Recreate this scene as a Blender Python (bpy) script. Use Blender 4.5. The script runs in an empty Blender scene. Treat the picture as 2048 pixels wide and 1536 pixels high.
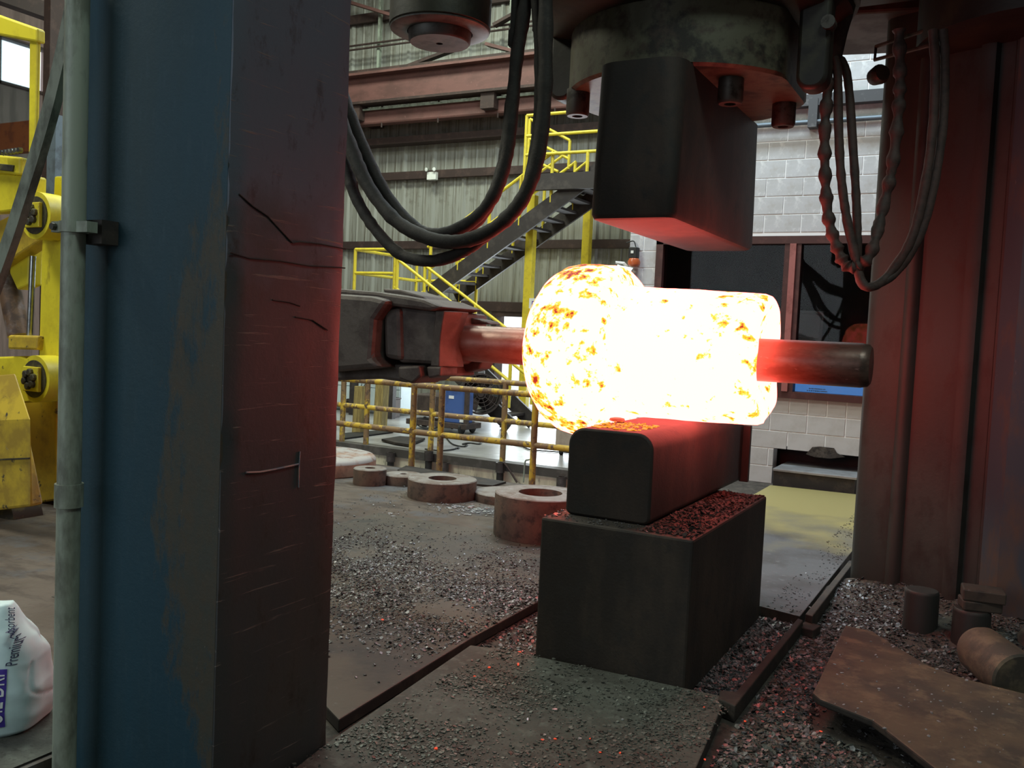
import bpy, bmesh, math, random
import numpy as np
from mathutils import Vector, Matrix, noise
from mathutils.bvhtree import BVHTree
random.seed(7); RNG = np.random.default_rng(7)
PI = math.pi
SC = bpy.context.scene
COL = SC.collection
R_ = math.radians

# ------------------------------------------------------------------ camera
CF, CYAW, CPIT, CROLL = 1809.1, 0.493848, 0.0576914, 0.0457476
_cy, _sy = math.cos(CYAW), math.sin(CYAW)
FW = Vector((-_sy*math.cos(CPIT), _cy*math.cos(CPIT), -math.sin(CPIT)))
_r = Vector((_cy, _sy, 0)); _u = _r.cross(FW)
RT = _r*math.cos(CROLL) + _u*math.sin(CROLL)
UP = -_r*math.sin(CROLL) + _u*math.cos(CROLL)
CAM = Vector((0, 0, 1.6))
cd = bpy.data.cameras.new('camera'); cam = bpy.data.objects.new('camera', cd); COL.objects.link(cam)
cd.sensor_width = 36; cd.lens = CF/2048*36; cd.clip_start = 0.05; cd.clip_end = 200
M = Matrix((RT, UP, -FW)).transposed().to_4x4(); M.translation = CAM
cam.matrix_world = M
SC.camera = cam

def ray(x, y): return FW + RT*((x-1024)/CF) - UP*((y-768)/CF)
def pz(x, y, z=0.0):
    d = ray(x, y); return CAM + d*((z-1.6)/d.z)
def pY(x, y, Y):
    d = ray(x, y); return CAM + d*(Y/d.y)
def pX(x, y, X):
    d = ray(x, y); return CAM + d*(X/d.x)

# ------------------------------------------------------------------ world, lights, exposure
w = bpy.data.worlds.new('overcast_sky'); SC.world = w; w.use_nodes = True
bg = w.node_tree.nodes['Background']; bg.inputs[0].default_value = (0.90, 0.96, 1.0, 1); bg.inputs[1].default_value = 2.2
SC.view_settings.view_transform = 'Standard'; SC.view_settings.look = 'None'
SC.view_settings.gamma = 1; SC.view_settings.exposure = 0.0; SC.view_settings.use_curve_mapping = False
SC.cycles.sample_clamp_indirect = 6.0
SC.cycles.max_bounces = 6; SC.cycles.diffuse_bounces = 4; SC.cycles.glossy_bounces = 3

def area(name, loc, target, sx, sy, power, col):
    l = bpy.data.lights.new(name, 'AREA'); l.shape = 'RECTANGLE'; l.size = sx; l.size_y = sy
    l.energy = power; l.color = col
    o = bpy.data.objects.new(name, l); COL.objects.link(o); o.location = loc
    o.rotation_euler = (Vector(target)-Vector(loc)).to_track_quat('-Z', 'Y').to_euler()
    return o
GREENISH = (0.90, 1.0, 0.84); COOL = (0.82, 0.93, 1.0)
area('high_bay_light_back', (-9.5, 12.3, 9.0), (-9.5, 12.6, 0), 6, 1.2, 560, GREENISH)
area('high_bay_light_office', (-2.5, 8.9, 8.5), (-2.6, 10.5, 2.0), 3, 1.0, 480, (.76, .92, 1.0))
area('high_bay_light_side', (-9.0, 2.2, 8.5), (-7.0, 3.2, 0), 4, 1.5, 620, (0.97, 1.0, 0.82))
area('front_fill_light', (-5.2, -5.5, 3.2), (-3.2, 2.0, 0.8), 6.5, 3.5, 180, COOL)  # added light for the sack and column front; no bay door is built
area('high_bay_light_front', (2.0, 0.5, 8.5), (-0.6, 3.4, 0), 3, 1.5, 190, (0.80, 1.0, 0.92))
area('pit_fill_light', (-7.2, 6.6, 8.8), (-6.8, 8.0, 0), 3, 1.2, 230, (0.95, 1.0, 0.86))  # added fill to brighten the pit wall and the rings
area('roller_door_daylight', (-7.6, 15.7, 1.1), (-6.9, 9.0, 0.0), 2.4, 1.8, 170, COOL)

# ------------------------------------------------------------------ materials
def hexc(s):
    s = s.lstrip('#'); v = [int(s[i:i+2], 16)/255 for i in (0, 2, 4)]
    return tuple(c/12.92 if c <= .04045 else ((c+.055)/1.055)**2.4 for c in v)
class G:
    def __init__(s, m):
        m.use_nodes = True; s.t = m.node_tree; s.n = s.t.nodes; s.l = s.t.links
        s.b = s.n['Principled BSDF']
        s.tc = s.n.new('ShaderNodeTexCoord')
    def sock(s, node_in, v):
        if hasattr(v, 'is_linked') or hasattr(v, 'links'): s.l.new(v, node_in)
        else: node_in.default_value = v
    def noise(s, scale, detail=4, rough=.6, stretch=(1, 1, 1), dist=0, coord='Object', off=(0, 0, 0)):
        mp = s.n.new('ShaderNodeMapping'); mp.inputs['Scale'].default_value = stretch; mp.inputs['Location'].default_value = off
        s.l.new(s.tc.outputs[coord], mp.inputs[0])
        t = s.n.new('ShaderNodeTexNoise'); t.inputs['Scale'].default_value = scale; t.inputs['Detail'].default_value = detail
        t.inputs['Roughness'].default_value = rough; t.inputs['Distortion'].default_value = dist
        s.l.new(mp.outputs[0], t.inputs['Vector']); return t.outputs['Fac']
    def vor(s, scale, stretch=(1, 1, 1), feature='F1', out='Distance'):
        mp = s.n.new('ShaderNodeMapping'); mp.inputs['Scale'].default_value = stretch
        s.l.new(s.tc.outputs['Object'], mp.inputs[0])
        t = s.n.new('ShaderNodeTexVoronoi'); t.feature = feature; t.inputs['Scale'].default_value = scale
        s.l.new(mp.outputs[0], t.inputs['Vector']); return t.outputs[out]
    def ramp(s, fac, stops, interp='LINEAR'):
        r = s.n.new('ShaderNodeValToRGB'); r.color_ramp.interpolation = interp
        e = r.color_ramp.elements
        while len(e) < len(stops): e.new(0.5)
        for el, (p, c) in zip(e, stops):
            el.position = p; el.color = (*c, 1) if not isinstance(c, (int, float)) else (c, c, c, 1)
        s.l.new(fac, r.inputs[0]); return r.outputs[0]
    def mix(s, fac, a, b):
        m = s.n.new('ShaderNodeMix'); m.data_type = 'RGBA'
        s.sock(m.inputs[0], fac)
        for i, v in ((6, a), (7, b)):
            if isinstance(v, tuple): m.inputs[i].default_value = (*v[:3], 1)
            else: s.l.new(v, m.inputs[i])
        return m.outputs[2]
    def math(s, op, a, b=0.0, clamp=False):
        m = s.n.new('ShaderNodeMath'); m.operation = op; m.use_clamp = clamp
        s.sock(m.inputs[0], a); s.sock(m.inputs[1], b); return m.outputs[0]
    def pos(s, axis):
        x = s.n.new('ShaderNodeSeparateXYZ'); s.l.new(s.tc.outputs['Object'], x.inputs[0]); return x.outputs[axis]
    def bump(s, h, strength=.3, dist=.01):
        b = s.n.new('ShaderNodeBump'); b.inputs['Strength'].default_value = strength; b.inputs['Distance'].default_value = dist
        s.l.new(h, b.inputs['Height']); s.l.new(b.outputs[0], s.b.inputs['Normal'])
MATS = {}
def mat(name, base, layers=(), rough=.7, metal=0., bump=None, spec=.5):
    """base colour plus worn / dirty layers: (colour, scale, lo, hi, stretch)"""
    if name in MATS: return MATS[name]
    m = bpy.data.materials.new(name); g = G(m)
    c = base
    for i, L in enumerate(layers):
        col, sc, lo, hi = L[:4]; st = L[4] if len(L) > 4 else (1, 1, 1)
        f = g.ramp(g.noise(sc, 5, .65, st, off=(i*3.1, i*1.7, i)), [(lo, 0.), (lo+(hi-lo)*.55, 1.)])
        c = g.mix(f, c, col)
    if isinstance(c, tuple): g.b.inputs['Base Color'].default_value = (*c, 1)
    else: g.l.new(c, g.b.inputs['Base Color'])
    g.b.inputs['Roughness'].default_value = rough; g.b.inputs['Metallic'].default_value = metal
    g.b.inputs['Specular IOR Level'].default_value = spec
    if bump: g.bump(g.noise(bump[0], 5, .6), bump[1], bump[2])
    MATS[name] = m; return m
def emat(name, col, strength):
    if name in MATS: return MATS[name]
    m = bpy.data.materials.new(name); g = G(m)
    g.b.inputs['Base Color'].default_value = (.02, .02, .02, 1)
    g.b.inputs['Emission Color'].default_value = (*col, 1); g.b.inputs['Emission Strength'].default_value = strength
    MATS[name] = m; return m

m_die = mat('scaled_die_steel', (.023, .018, .015), [((.050, .037, .028), 3, .45, .75, (1, 1, .4)), ((.026, .022, .020), 9, .5, .8)], .72, .15, (60, .35, .004))
m_die2 = mat('dark_die_steel', (.020, .016, .014), [((.045, .030, .023), 2.5, .45, .8, (1, 1, .35)), ((.02, .018, .017), 11, .5, .8)], .7, .15, (60, .3, .004))
m_press = mat('oily_press_steel', (.020, .018, .015), [((.040, .036, .022), 2.2, .5, .75), ((.012, .010, .009), 5, .5, .8)], .5, .3, (30, .3, .004))
m_holder = mat('olive_holder_steel', (.085, .080, .052), [((.02, .017, .013), 4.5, .52, .7), ((.05, .035, .025), 14, .5, .8)], .5, .3, (40, .2, .003))
m_cylpl = mat('machined_grey_steel', (.13, .125, .118), [((.07, .065, .06), 8, .45, .7)], .5, .5)
m_bolt = mat('bolt_steel', (.075, .068, .058), [((.03, .025, .02), 12, .5, .7)], .5, .4)
m_hose = mat('sooty_rubber_hose', (.018, .015, .013), [((.035, .028, .024), 25, .5, .8)], .75, 0, (90, .5, .004))
m_hose2 = mat('rusty_sleeved_hose', (.060, .034, .028), [((.035, .022, .018), 20, .45, .75)], .7, 0, (70, .4, .004))
m_bar = mat('scaled_bar_steel', (.16, .105, .085), [((.07, .05, .042), 7, .45, .7, (.4, 1, 1)), ((.26, .20, .17), 40, .66, .78, (.5, 1, 1))], .38, .55, (55, .25, .003))
m_tong = mat('forged_tong_steel', (.085, .068, .060), [((.05, .036, .032), 5, .45, .7), ((.16, .13, .11), 30, .68, .8)], .6, .3, (28, .4, .006))
m_rust = mat('rusty_ring_steel', (.115, .080, .065), [((.155, .100, .075), 6, .45, .7), ((.06, .045, .04), 12, .5, .75)], .75, .1, (60, .25, .003))
m_ringtop = mat('dusty_ring_steel', (.21, .19, .175), [((.14, .105, .085), 5, .45, .72), ((.27, .26, .25), 14, .55, .75)], .7, .1, (60, .2, .003))
m_ringtop2 = mat('rusty_pale_disc', (.30, .19, .14), [((.36, .34, .33), 3, .42, .62), ((.2, .1, .07), 9, .55, .75)], .7, .1)
m_plate = mat('dusty_floor_plate', (.046, .039, .034), [((.072, .058, .045), 1.7, .4, .7), ((.034, .030, .028), 4, .5, .75), ((.12, .115, .11), 22, .62, .8)], .62, .15, (30, .3, .005))
m_plateB = mat('greenish_floor_plate', (.068, .072, .062), [((.050, .050, .043), 2.5, .45, .7), ((.10, .108, .094), 18, .52, .8), ((.035, .034, .03), 45, .55, .75)], .75, .1, (50, .5, .006))
m_plateC = mat('worn_yellow_plate', (.125, .125, .135), [((.085, .080, .082), 2.0, .45, .7), ((.2, .2, .21), 16, .6, .8)], .5, .2, (40, .2, .004))
m_plateD = mat('tan_rusty_plate', (.105, .083, .056), [((.060, .052, .042), 3, .42, .7), ((.15, .118, .078), 9, .5, .8), ((.19, .18, .165), 30, .68, .8)], .75, .1, (40, .35, .005))
m_edge = mat('dark_flame_cut_edge', (.024, .02, .018), [((.045, .035, .028), 8, .5, .7)], .8, .1)
m_dirt = mat('trodden_dirt_floor', (.080, .060, .046), [((.115, .092, .075), .9, .42, .68), ((.05, .037, .03), 1.6, .5, .74, (1, 2.2, 1)), ((.082, .080, .085), 2.2, .5, .72), ((.06, .045, .038), 7, .58, .8)], .85, 0, (18, .5, .012))
m_bed = mat('dark_scale_bed', (.050, .042, .036), [((.085, .072, .06), 6, .45, .7), ((.026, .022, .02), 15, .5, .75)], .85, .05, (45, .6, .012))
m_conc = mat('platform_concrete', (.30, .295, .29), [((.22, .21, .205), 1.4, .45, .72), ((.40, .39, .38), 5, .55, .78)], .32, 0, (30, .1, .003))
m_pit = mat('stained_pit_concrete', (.66, .64, .50), [((.46, .44, .35), 2.5, .45, .7, (1, 1, .4)), ((.12, .12, .10), 6, .58, .75, (1.5, 1, .35)), ((.56, .55, .47), 3, .55, .75)], .85)
m_curb = mat('dark_kerb_steel', (.065, .060, .055), [((.11, .10, .095), 4, .5, .75)], .6, .2)
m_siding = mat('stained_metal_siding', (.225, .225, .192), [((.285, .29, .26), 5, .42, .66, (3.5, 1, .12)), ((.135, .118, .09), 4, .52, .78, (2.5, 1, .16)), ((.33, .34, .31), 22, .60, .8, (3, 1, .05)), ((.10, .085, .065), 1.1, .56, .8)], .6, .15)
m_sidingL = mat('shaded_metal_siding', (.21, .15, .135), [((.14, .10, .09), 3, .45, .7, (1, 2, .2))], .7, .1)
m_girt = mat('dark_red_wall_steel', (.036, .020, .017), [((.06, .034, .028), 6, .5, .75)], .7, .1)
m_red = mat('red_oxide_steel', (.135, .058, .050), [((.09, .040, .034), 3, .45, .75, (.4, 1, 1)), ((.17, .082, .07), 12, .6, .8)], .65, .1)
m_orange = mat('orange_beam_paint', (.42, .11, .035), [((.28, .07, .03), 5, .5, .7)], .6)
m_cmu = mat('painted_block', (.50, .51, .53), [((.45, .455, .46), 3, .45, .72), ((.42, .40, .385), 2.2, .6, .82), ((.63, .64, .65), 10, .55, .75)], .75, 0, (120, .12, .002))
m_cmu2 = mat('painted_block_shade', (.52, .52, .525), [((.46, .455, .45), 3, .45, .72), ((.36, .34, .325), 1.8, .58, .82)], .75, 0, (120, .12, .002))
m_mortar = mat('block_mortar', (.80, .81, .82), [((.55, .55, .55), 3, .55, .8)], .9)
m_wframe = mat('dark_red_window_frame', (.055, .018, .016), [((.085, .03, .026), 8, .5, .75)], .5)
m_mull = mat('bright_red_mullion', (.34, .12, .11), [((.24, .08, .07), 6, .5, .75)], .5)
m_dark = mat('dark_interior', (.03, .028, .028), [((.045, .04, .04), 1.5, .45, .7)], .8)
m_screen = emat('blue_screen', (.08, .24, .60), .9)
m_paper = mat('pale_panel', (.35, .36, .38), [((.28, .29, .3), 5, .5, .7)], .7)
m_yel = mat('manipulator_yellow', (.78, .66, .035), [((.62, .50, .03), 2.5, .5, .75), ((.10, .085, .04), 9, .66, .74), ((.28, .20, .03), 4, .62, .78, (1, 1, .35))], .45, 0)
m_yel2 = mat('dirty_manipulator_yellow', (.62, .44, .045), [((.40, .27, .04), 3, .45, .72), ((.07, .06, .045), 10, .62, .72), ((.30, .32, .36), 6, .70, .76)], .5, 0)
m_rail = mat('yellow_rail_paint', (.72, .58, .04), [((.60, .47, .04), 8, .5, .7)], .45)
m_railr = mat('rusty_yellow_rail', (.56, .39, .045), [((.23, .145, .075), 5, .44, .56, (1, 1, .6)), ((.12, .08, .055), 14, .56, .68), ((.68, .52, .10), 20, .62, .7)], .6)
m_stair = mat('dark_stair_steel', (.036, .030, .029), [((.06, .05, .046), 5, .5, .75)], .6, .2)
m_hub = mat('greasy_hub_steel', (.055, .05, .04), [((.12, .11, .05), 10, .5, .7)], .5, .3)
m_rod = mat('chromed_rod', (.38, .41, .43), [((.25, .26, .27), 8, .5, .7)], .25, .9)
m_cylb = mat('rust_brown_cylinder', (.16, .095, .062), [((.22, .20, .22), 3, .5, .7), ((.08, .05, .04), 8, .5, .7)], .5, .2)
m_galv = mat('galvanised_conduit', (.30, .345, .28), [((.16, .175, .14), 9, .45, .72, (1, 1, .35)), ((.31, .34, .29), 20, .55, .75, (1, 1, .2))], .5, .1)
m_strut = mat('grey_green_strut', (.25, .28, .225), [((.11, .12, .095), 9, .45, .72, (1, 1, .5))], .55, .1)
m_bag = mat('white_woven_sack', (.66, .84, .87), [((.56, .72, .75), 3, .45, .72), ((.70, .72, .60), 2.5, .62, .8)], .5, 0, (300, .15, .001))
m_purple = mat('purple_print', (.060, .035, .32), [((.09, .06, .40), 20, .5, .7)], .5)
m_navy = mat('navy_print', (.035, .04, .10), [], .6)
m_white = mat('white_print', (.80, .83, .86), [], .6)
m_wood = mat('weathered_timber', (.34, .26, .09), [((.22, .165, .06), 5, .42, .7, (4, 4, .4)), ((.44, .35, .13), 12, .55, .75, (4, 4, .3))], .8)
m_blue = mat('blue_cabinet_paint', (.055, .12, .36), [((.04, .085, .26), 4, .5, .72)], .5)
m_brown = mat('brown_machine_steel', (.075, .055, .048), [((.045, .033, .03), 6, .45, .7)], .6, .2)
m_fan = mat('sooty_fan_steel', (.052, .045, .042), [((.095, .085, .08), 8, .5, .75)], .45, .4)
m_black = mat('black_rubber', (.012, .012, .012), [], .6)
m_beige = mat('beige_cart_panel', (.36, .30, .25), [((.28, .23, .19), 4, .5, .7)], .6)
m_pale = mat('pale_blue_cabinet_paint', (.62, .74, .77), [((.54, .66, .70), 3, .5, .75)], .5)
m_grey = mat('grey_steel_plate', (.30, .31, .33), [((.22, .22, .23), 3, .45, .7)], .5, .3)
m_light = mat('white_fixture', (.72, .74, .70), [], .5)
m_lens = mat('lamp_lens', (.8, .82, .8), [], .2)
m_amber = mat('amber_beacon', (.45, .10, .03), [], .3)
m_bluepipe = mat('blue_grey_conduit', (.115, .15, .185), [((.08, .10, .12), 6, .5, .7)], .5, .2)
m_ledge = mat('dark_angle_steel', (.075, .077, .085), [((.15, .15, .155), 7, .58, .75)], .6, .2)
m_flake = mat('mill_scale', (.125, .124, .128), [((.25, .25, .26), 30, .5, .7), ((.045, .042, .04), 16, .5, .64)], .42, .45, None)
m_flakeg = mat('dusty_mill_scale', (.105, .112, .098), [((.17, .185, .165), 30, .48, .66), ((.05, .05, .044), 16, .5, .64)], .5, .3, None)
m_flakew = mat('silvery_mill_scale', (.50, .53, .56), [((.34, .35, .37), 25, .5, .7)], .3, .5, None)
m_glow = emat('glowing_scale', (1.0, .09, .03), .75)

def blue_paint():
    m = bpy.data.materials.new('worn_blue_column_paint'); g = G(m)
    blue = g.mix(g.ramp(g.noise(2.0, 5, .6, (1, 1, .3)), [(.40, 0.), (.72, 1.)]), (.005, .044, .070), (.011, .034, .042))
    blue = g.mix(g.ramp(g.noise(40, 3, .6, (1, 1, .2)), [(.55, 0.), (.75, .5)]), blue, (.022, .062, .088))
    x = g.pos(0); z = g.pos(2)
    # paint rubbed off towards the inner corner, most from knee to chest height
    base = g.math('MULTIPLY', g.math('ADD', x, .72), 1.35)          # 0 at outer edge .. ~1 at the corner
    zz = g.math('SUBTRACT', 1.0, g.math('ABSOLUTE', g.math('DIVIDE', g.math('SUBTRACT', z, 1.05), 1.25)), True)
    f = g.math('MULTIPLY', base, g.math('ADD', g.math('MULTIPLY', zz, .42), .50))
    f = g.math('ADD', f, g.math('MULTIPLY', g.math('SUBTRACT', g.noise(4.5, 8, .72, (1.6, 1, .55)), .5), 1.05))
    f = g.ramp(f, [(.50, 0.), (.60, 1.)])
    worn = g.mix(g.ramp(g.noise(16, 6, .7, (1, 1, .6)), [(.42, 0.), (.66, 1.)]), (.045, .048, .038), (.062, .048, .030))
    worn = g.mix(g.ramp(g.noise(60, 4, .7, (2.2, 1, .5)), [(.66, 0.), (.74, 1.)]), worn, (.20, .20, .17))
    c = g.mix(f, blue, worn)
    g.l.new(c, g.b.inputs['Base Color']); g.b.inputs['Roughness'].default_value = .62
    h = g.math('ADD', g.math('MULTIPLY', f, -.6), g.noise(30, 5, .7)); g.bump(h, .35, .004)
    return m
def brown_face():
    m = bpy.data.materials.new('rusty_column_side'); g = G(m)
    c = g.mix(g.ramp(g.noise(2.2, 6, .65, (1, 1, .5)), [(.42, 0.), (.68, 1.)]), (.046, .052, .055), (.064, .056, .050))
    z = g.pos(2)
    up = g.math('ADD', g.math('MULTIPLY', g.math('SUBTRACT', z, 1.75), 2.0), g.math('MULTIPLY', g.math('SUBTRACT', g.noise(2.6, 5, .6), .5), 2.4))
    c = g.mix(g.ramp(up, [(.0, 0.), (.8, 1.)]), c, (.085, .108, .140))  # bluish ambient light on the upper side, painted into the colour
    c = g.mix(g.ramp(g.noise(9, 7, .75, (1, 1, .5)), [(.56, 0.), (.70, .8)]), c, (.028, .022, .018))
    scr = g.ramp(g.noise(26, 4, .7, (1, .10, 2.6), dist=.4), [(.62, 0.), (.68, 1.)])
    c = g.mix(scr, c, (.16, .14, .125))
    g.l.new(c, g.b.inputs['Base Color']); g.b.inputs['Roughness'].default_value = .55; g.b.inputs['Metallic'].default_value = .15
    g.bump(g.math('ADD', g.noise(20, 6, .7), scr), .3, .004)
    return m
m_colblue, m_colbrown = blue_paint(), brown_face()
m_colR = mat('rusty_far_column', (.022, .027, .026), [((.032, .030, .027), 2.2, .45, .72, (1, 1, .3)), ((.02, .015, .013), 7, .52, .78, (1, 1, .5))], .6, .15, (24, .3, .005))
m_colRb = mat('blue_grey_far_column', (.034, .056, .074), [((.075, .062, .05), 3, .5, .72, (1, 1, .4)), ((.12, .13, .14), 14, .68, .76, (2, 2, .5))], .6, .1)

def plateC_mat():
    m = m_plateC; g = G(m) if False else None
    t = m.node_tree; n, l = t.nodes, t.links; b = n['Principled BSDF']
    old = b.inputs['Base Color'].links[0].from_socket
    tc = n.new('ShaderNodeTexCoord'); sp = n.new('ShaderNodeSeparateXYZ'); l.new(tc.outputs['Object'], sp.inputs[0])
    nz = n.new('ShaderNodeTexNoise'); nz.inputs['Scale'].default_value = 2.2; nz.inputs['Detail'].default_value = 6; l.new(tc.outputs['Object'], nz.inputs[0])
    a = n.new('ShaderNodeMath'); a.operation = 'MULTIPLY_ADD'; l.new(nz.outputs['Fac'], a.inputs[0]); a.inputs[1].default_value = 3.6; l.new(sp.outputs[1], a.inputs[2])
    r = n.new('ShaderNodeMapRange'); l.new(a.outputs[0], r.inputs[0]); r.inputs[1].default_value = -1.4; r.inputs[2].default_value = .4
    mx = n.new('ShaderNodeMix'); mx.data_type = 'RGBA'; l.new(r.outputs[0], mx.inputs[0]); l.new(old, mx.inputs[6]); mx.inputs[7].default_value = (.36, .305, .125, 1)
    l.new(mx.outputs[2], b.inputs['Base Color'])
plateC_mat()

def hot_mat():
    m = bpy.data.materials.new('white_hot_forging'); g = G(m)
    x = g.pos(0)                                   # 0 = face of the big end, grows towards the plain end
    n1 = g.noise(14.5, 5, .62, (1, 1, 1)); n2 = g.noise(6.5, 3, .55, (1, 1, 1), off=(4, 2, 1)); n3 = g.noise(24, 4, .6, off=(1, 7, 3))
    flange = g.ramp(x, [(.0, 1.), (.34, 1.), (.56, .30), (.62, -.0)])
    endz = g.ramp(g.math('MULTIPLY', x, .72), [(.62, 0.), (.80, .42)])
    cold = g.math('MAXIMUM', flange, endz)
    # loose scale that has cooled: more of it on the big end
    v = g.math('ADD', g.math('MULTIPLY', g.math('SUBTRACT', n1, .5), 1.15), g.math('MULTIPLY', g.math('SUBTRACT', n2, .5), .75))
    v = g.math('ADD', v, g.math('MULTIPLY', g.math('SUBTRACT', n3, .5), .55))
    v = g.math('ADD', v, g.math('MULTIPLY', cold, .195))
    z = g.pos(2)
    v = g.math('ADD', v, g.math('MULTIPLY', g.math('MULTIPLY', flange, g.ramp(z, [(.30, 0.), (.52, 1.)])), .13))
    col = g.ramp(v, [(.0, (1., .128, .106)), (.215, (1., .128, .106)), (.25, (.55, .112, .030)), (.285, (.24, .095, .006)), (.385, (.13, .032, .002)), (.397, (.064, .0038, .002)), (.60, (.045, .0022, .0014))])
    g.l.new(col, g.b.inputs['Emission Color']); g.b.inputs['Emission Strength'].default_value = HOT
    g.b.inputs['Base Color'].default_value = (.08, .05, .04, 1); g.b.inputs['Roughness'].default_value = .8
    return m
HOT = 9.0
m_hot = hot_mat()
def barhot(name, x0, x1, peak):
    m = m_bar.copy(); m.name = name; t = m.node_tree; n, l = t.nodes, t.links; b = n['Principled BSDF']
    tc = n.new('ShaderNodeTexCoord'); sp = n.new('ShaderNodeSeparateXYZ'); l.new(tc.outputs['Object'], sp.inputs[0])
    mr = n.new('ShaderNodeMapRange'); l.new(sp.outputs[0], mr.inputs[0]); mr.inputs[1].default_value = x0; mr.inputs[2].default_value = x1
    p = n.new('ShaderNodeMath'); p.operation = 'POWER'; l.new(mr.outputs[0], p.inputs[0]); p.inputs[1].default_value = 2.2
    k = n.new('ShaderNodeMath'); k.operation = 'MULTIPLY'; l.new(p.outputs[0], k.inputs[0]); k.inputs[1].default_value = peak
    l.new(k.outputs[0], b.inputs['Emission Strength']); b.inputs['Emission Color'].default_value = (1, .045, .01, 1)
    return m

# ------------------------------------------------------------------ geometry helpers
class MB:
    def __init__(s): s.v = []; s.f = []; s.m = []
    def add(s, vs, fs, mi=0):
        k = len(s.v); s.v += [Vector(p) for p in vs]; s.f += [tuple(i+k for i in f) for f in fs]; s.m += [mi]*len(fs); return s
    def box(s, a, b, mi=0):
        (x0, y0, z0), (x1, y1, z1) = a, b
        return s.add([(x0, y0, z0), (x1, y0, z0), (x1, y1, z0), (x0, y1, z0), (x0, y0, z1), (x1, y0, z1), (x1, y1, z1), (x0, y1, z1)],
                     [(0, 3, 2, 1), (4, 5, 6, 7), (0, 1, 5, 4), (1, 2, 6, 5), (2, 3, 7, 6), (3, 0, 4, 7)], mi)
    def hexa(s, bot, top, mi=0):
        return s.add(list(bot)+list(top), [(0, 3, 2, 1), (4, 5, 6, 7), (0, 1, 5, 4), (1, 2, 6, 5), (2, 3, 7, 6), (3, 0, 4, 7)], mi)
    def bar(s, p, q, wy, wz, up=(0, 0, 1), mi=0):
        """rectangular bar from p to q; wy across, wz along 'up'"""
        p, q = Vector(p), Vector(q); d = (q-p).normalized(); a = d.cross(Vector(up)).normalized(); u = a.cross(d)
        c = [(-1, -1), (1, -1), (1, 1), (-1, 1)]
        return s.hexa([p+a*(i*wy/2)+u*(j*wz/2) for i, j in c], [q+a*(i*wy/2)+u*(j*wz/2) for i, j in c], mi)
    def tube(s, pts, r, n=8, cap=True, mi=0):
        pts = [Vector(p) for p in pts]; rs = r if isinstance(r, (list, tuple)) else [r]*len(pts)
        d0 = (pts[1]-pts[0]).normalized(); a = d0.orthogonal().normalized(); vs = []; N = len(pts)
        for i, p in enumerate(pts):
            d = (pts[min(i+1, N-1)]-pts[max(i-1, 0)]).normalized()
            a = (a-d*a.dot(d)).normalized(); b = d.cross(a)
            vs += [p+(a*math.cos(2*PI*k/n)+b*math.sin(2*PI*k/n))*rs[i] for k in range(n)]
        fs = [(i*n+k, i*n+(k+1) % n, (i+1)*n+(k+1) % n, (i+1)*n+k) for i in range(N-1) for k in range(n)]
        if cap: fs += [tuple(range(n-1, -1, -1)), tuple(range((N-1)*n, N*n))]
        return s.add(vs, fs, mi)
    def lathe(s, c, axis, prof, n=32, mi=0, closed=False):
        """profile of (along, radius) turned about an axis through c"""
        c = Vector(c); ax = Vector(axis).normalized(); a = ax.orthogonal().normalized(); b = ax.cross(a); vs = []
        for t, r in prof:
            vs += [c+ax*t+(a*math.cos(2*PI*k/n)+b*math.sin(2*PI*k/n))*r for k in range(n)]
        P = len(prof)
        fs = [(i*n+k, i*n+(k+1) % n, (i+1)*n+(k+1) % n, (i+1)*n+k) for i in range(P-1) for k in range(n)]
        if closed: fs += [((P-1)*n+k, (P-1)*n+(k+1) % n, (k+1) % n, k) for k in range(n)]
        else:
            if prof[0][1] > 1e-6: fs.append(tuple(range(n-1, -1, -1)))
            if prof[-1][1] > 1e-6: fs.append(tuple(range((P-1)*n, P*n)))
        return s.add(vs, fs, mi)
    def prism(s, poly, vec, mi=0, mi_side=None):
        """polygon (3d points) extruded along vec"""
        n = len(poly); vec = Vector(vec); poly = [Vector(p) for p in poly]
        s.add(poly, [tuple(range(n-1, -1, -1))], mi); k = len(s.v)
        s.add([p+vec for p in poly], [tuple(range(n))], mi)
        s.f += [(k-n+i, k-n+(i+1) % n, k+(i+1) % n, k+i) for i in range(n)]
        s.m += [mi if mi_side is None else mi_side]*n
        return s
def mesh_of(name, mb, mats, origin, smooth=False, recalc=True, weld=False):
    me = bpy.data.meshes.new(name)
    me.from_pydata([tuple(v-origin) for v in mb.v], [], mb.f)
    for m in (mats if isinstance(mats, (list, tuple)) else [mats]): me.materials.append(m)
    me.polygons.foreach_set('material_index', mb.m)
    if recalc or weld:
        bm = bmesh.new(); bm.from_mesh(me)
        if weld: bmesh.ops.remove_doubles(bm, verts=bm.verts, dist=1e-5)
        if recalc: bmesh.ops.recalc_face_normals(bm, faces=bm.faces)
        bm.to_mesh(me); bm.free()
    if smooth: shade(me, smooth)
    me.update(); return me
def shade(me, ang):
    """smooth faces, sharp where the angle is steeper than ang degrees"""
    me.polygons.foreach_set('use_smooth', [True]*len(me.polygons))
    me.update()
    me.set_sharp_from_angle(angle=R_(ang if ang is not True else 40))
ORG = {}
def link(o, parent, origin):
    COL.objects.link(o)
    if parent: o.parent = parent; o.location = origin-ORG[parent.name]
    else: o.location = origin
    ORG[o.name] = origin
def part(name, mb, mats, parent, smooth=False, bevel=0, origin=None, label=None, weld=False, kind=None):
    org = Vector(origin) if origin is not None else ORG[parent.name]
    me = mesh_of(name, mb, mats, org, smooth, weld=weld)
    o = bpy.data.objects.new(name, me); link(o, parent, org)
    if bevel: bev(o, bevel)
    if label: o['label'] = label
    if kind: o['kind'] = kind
    return o
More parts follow.
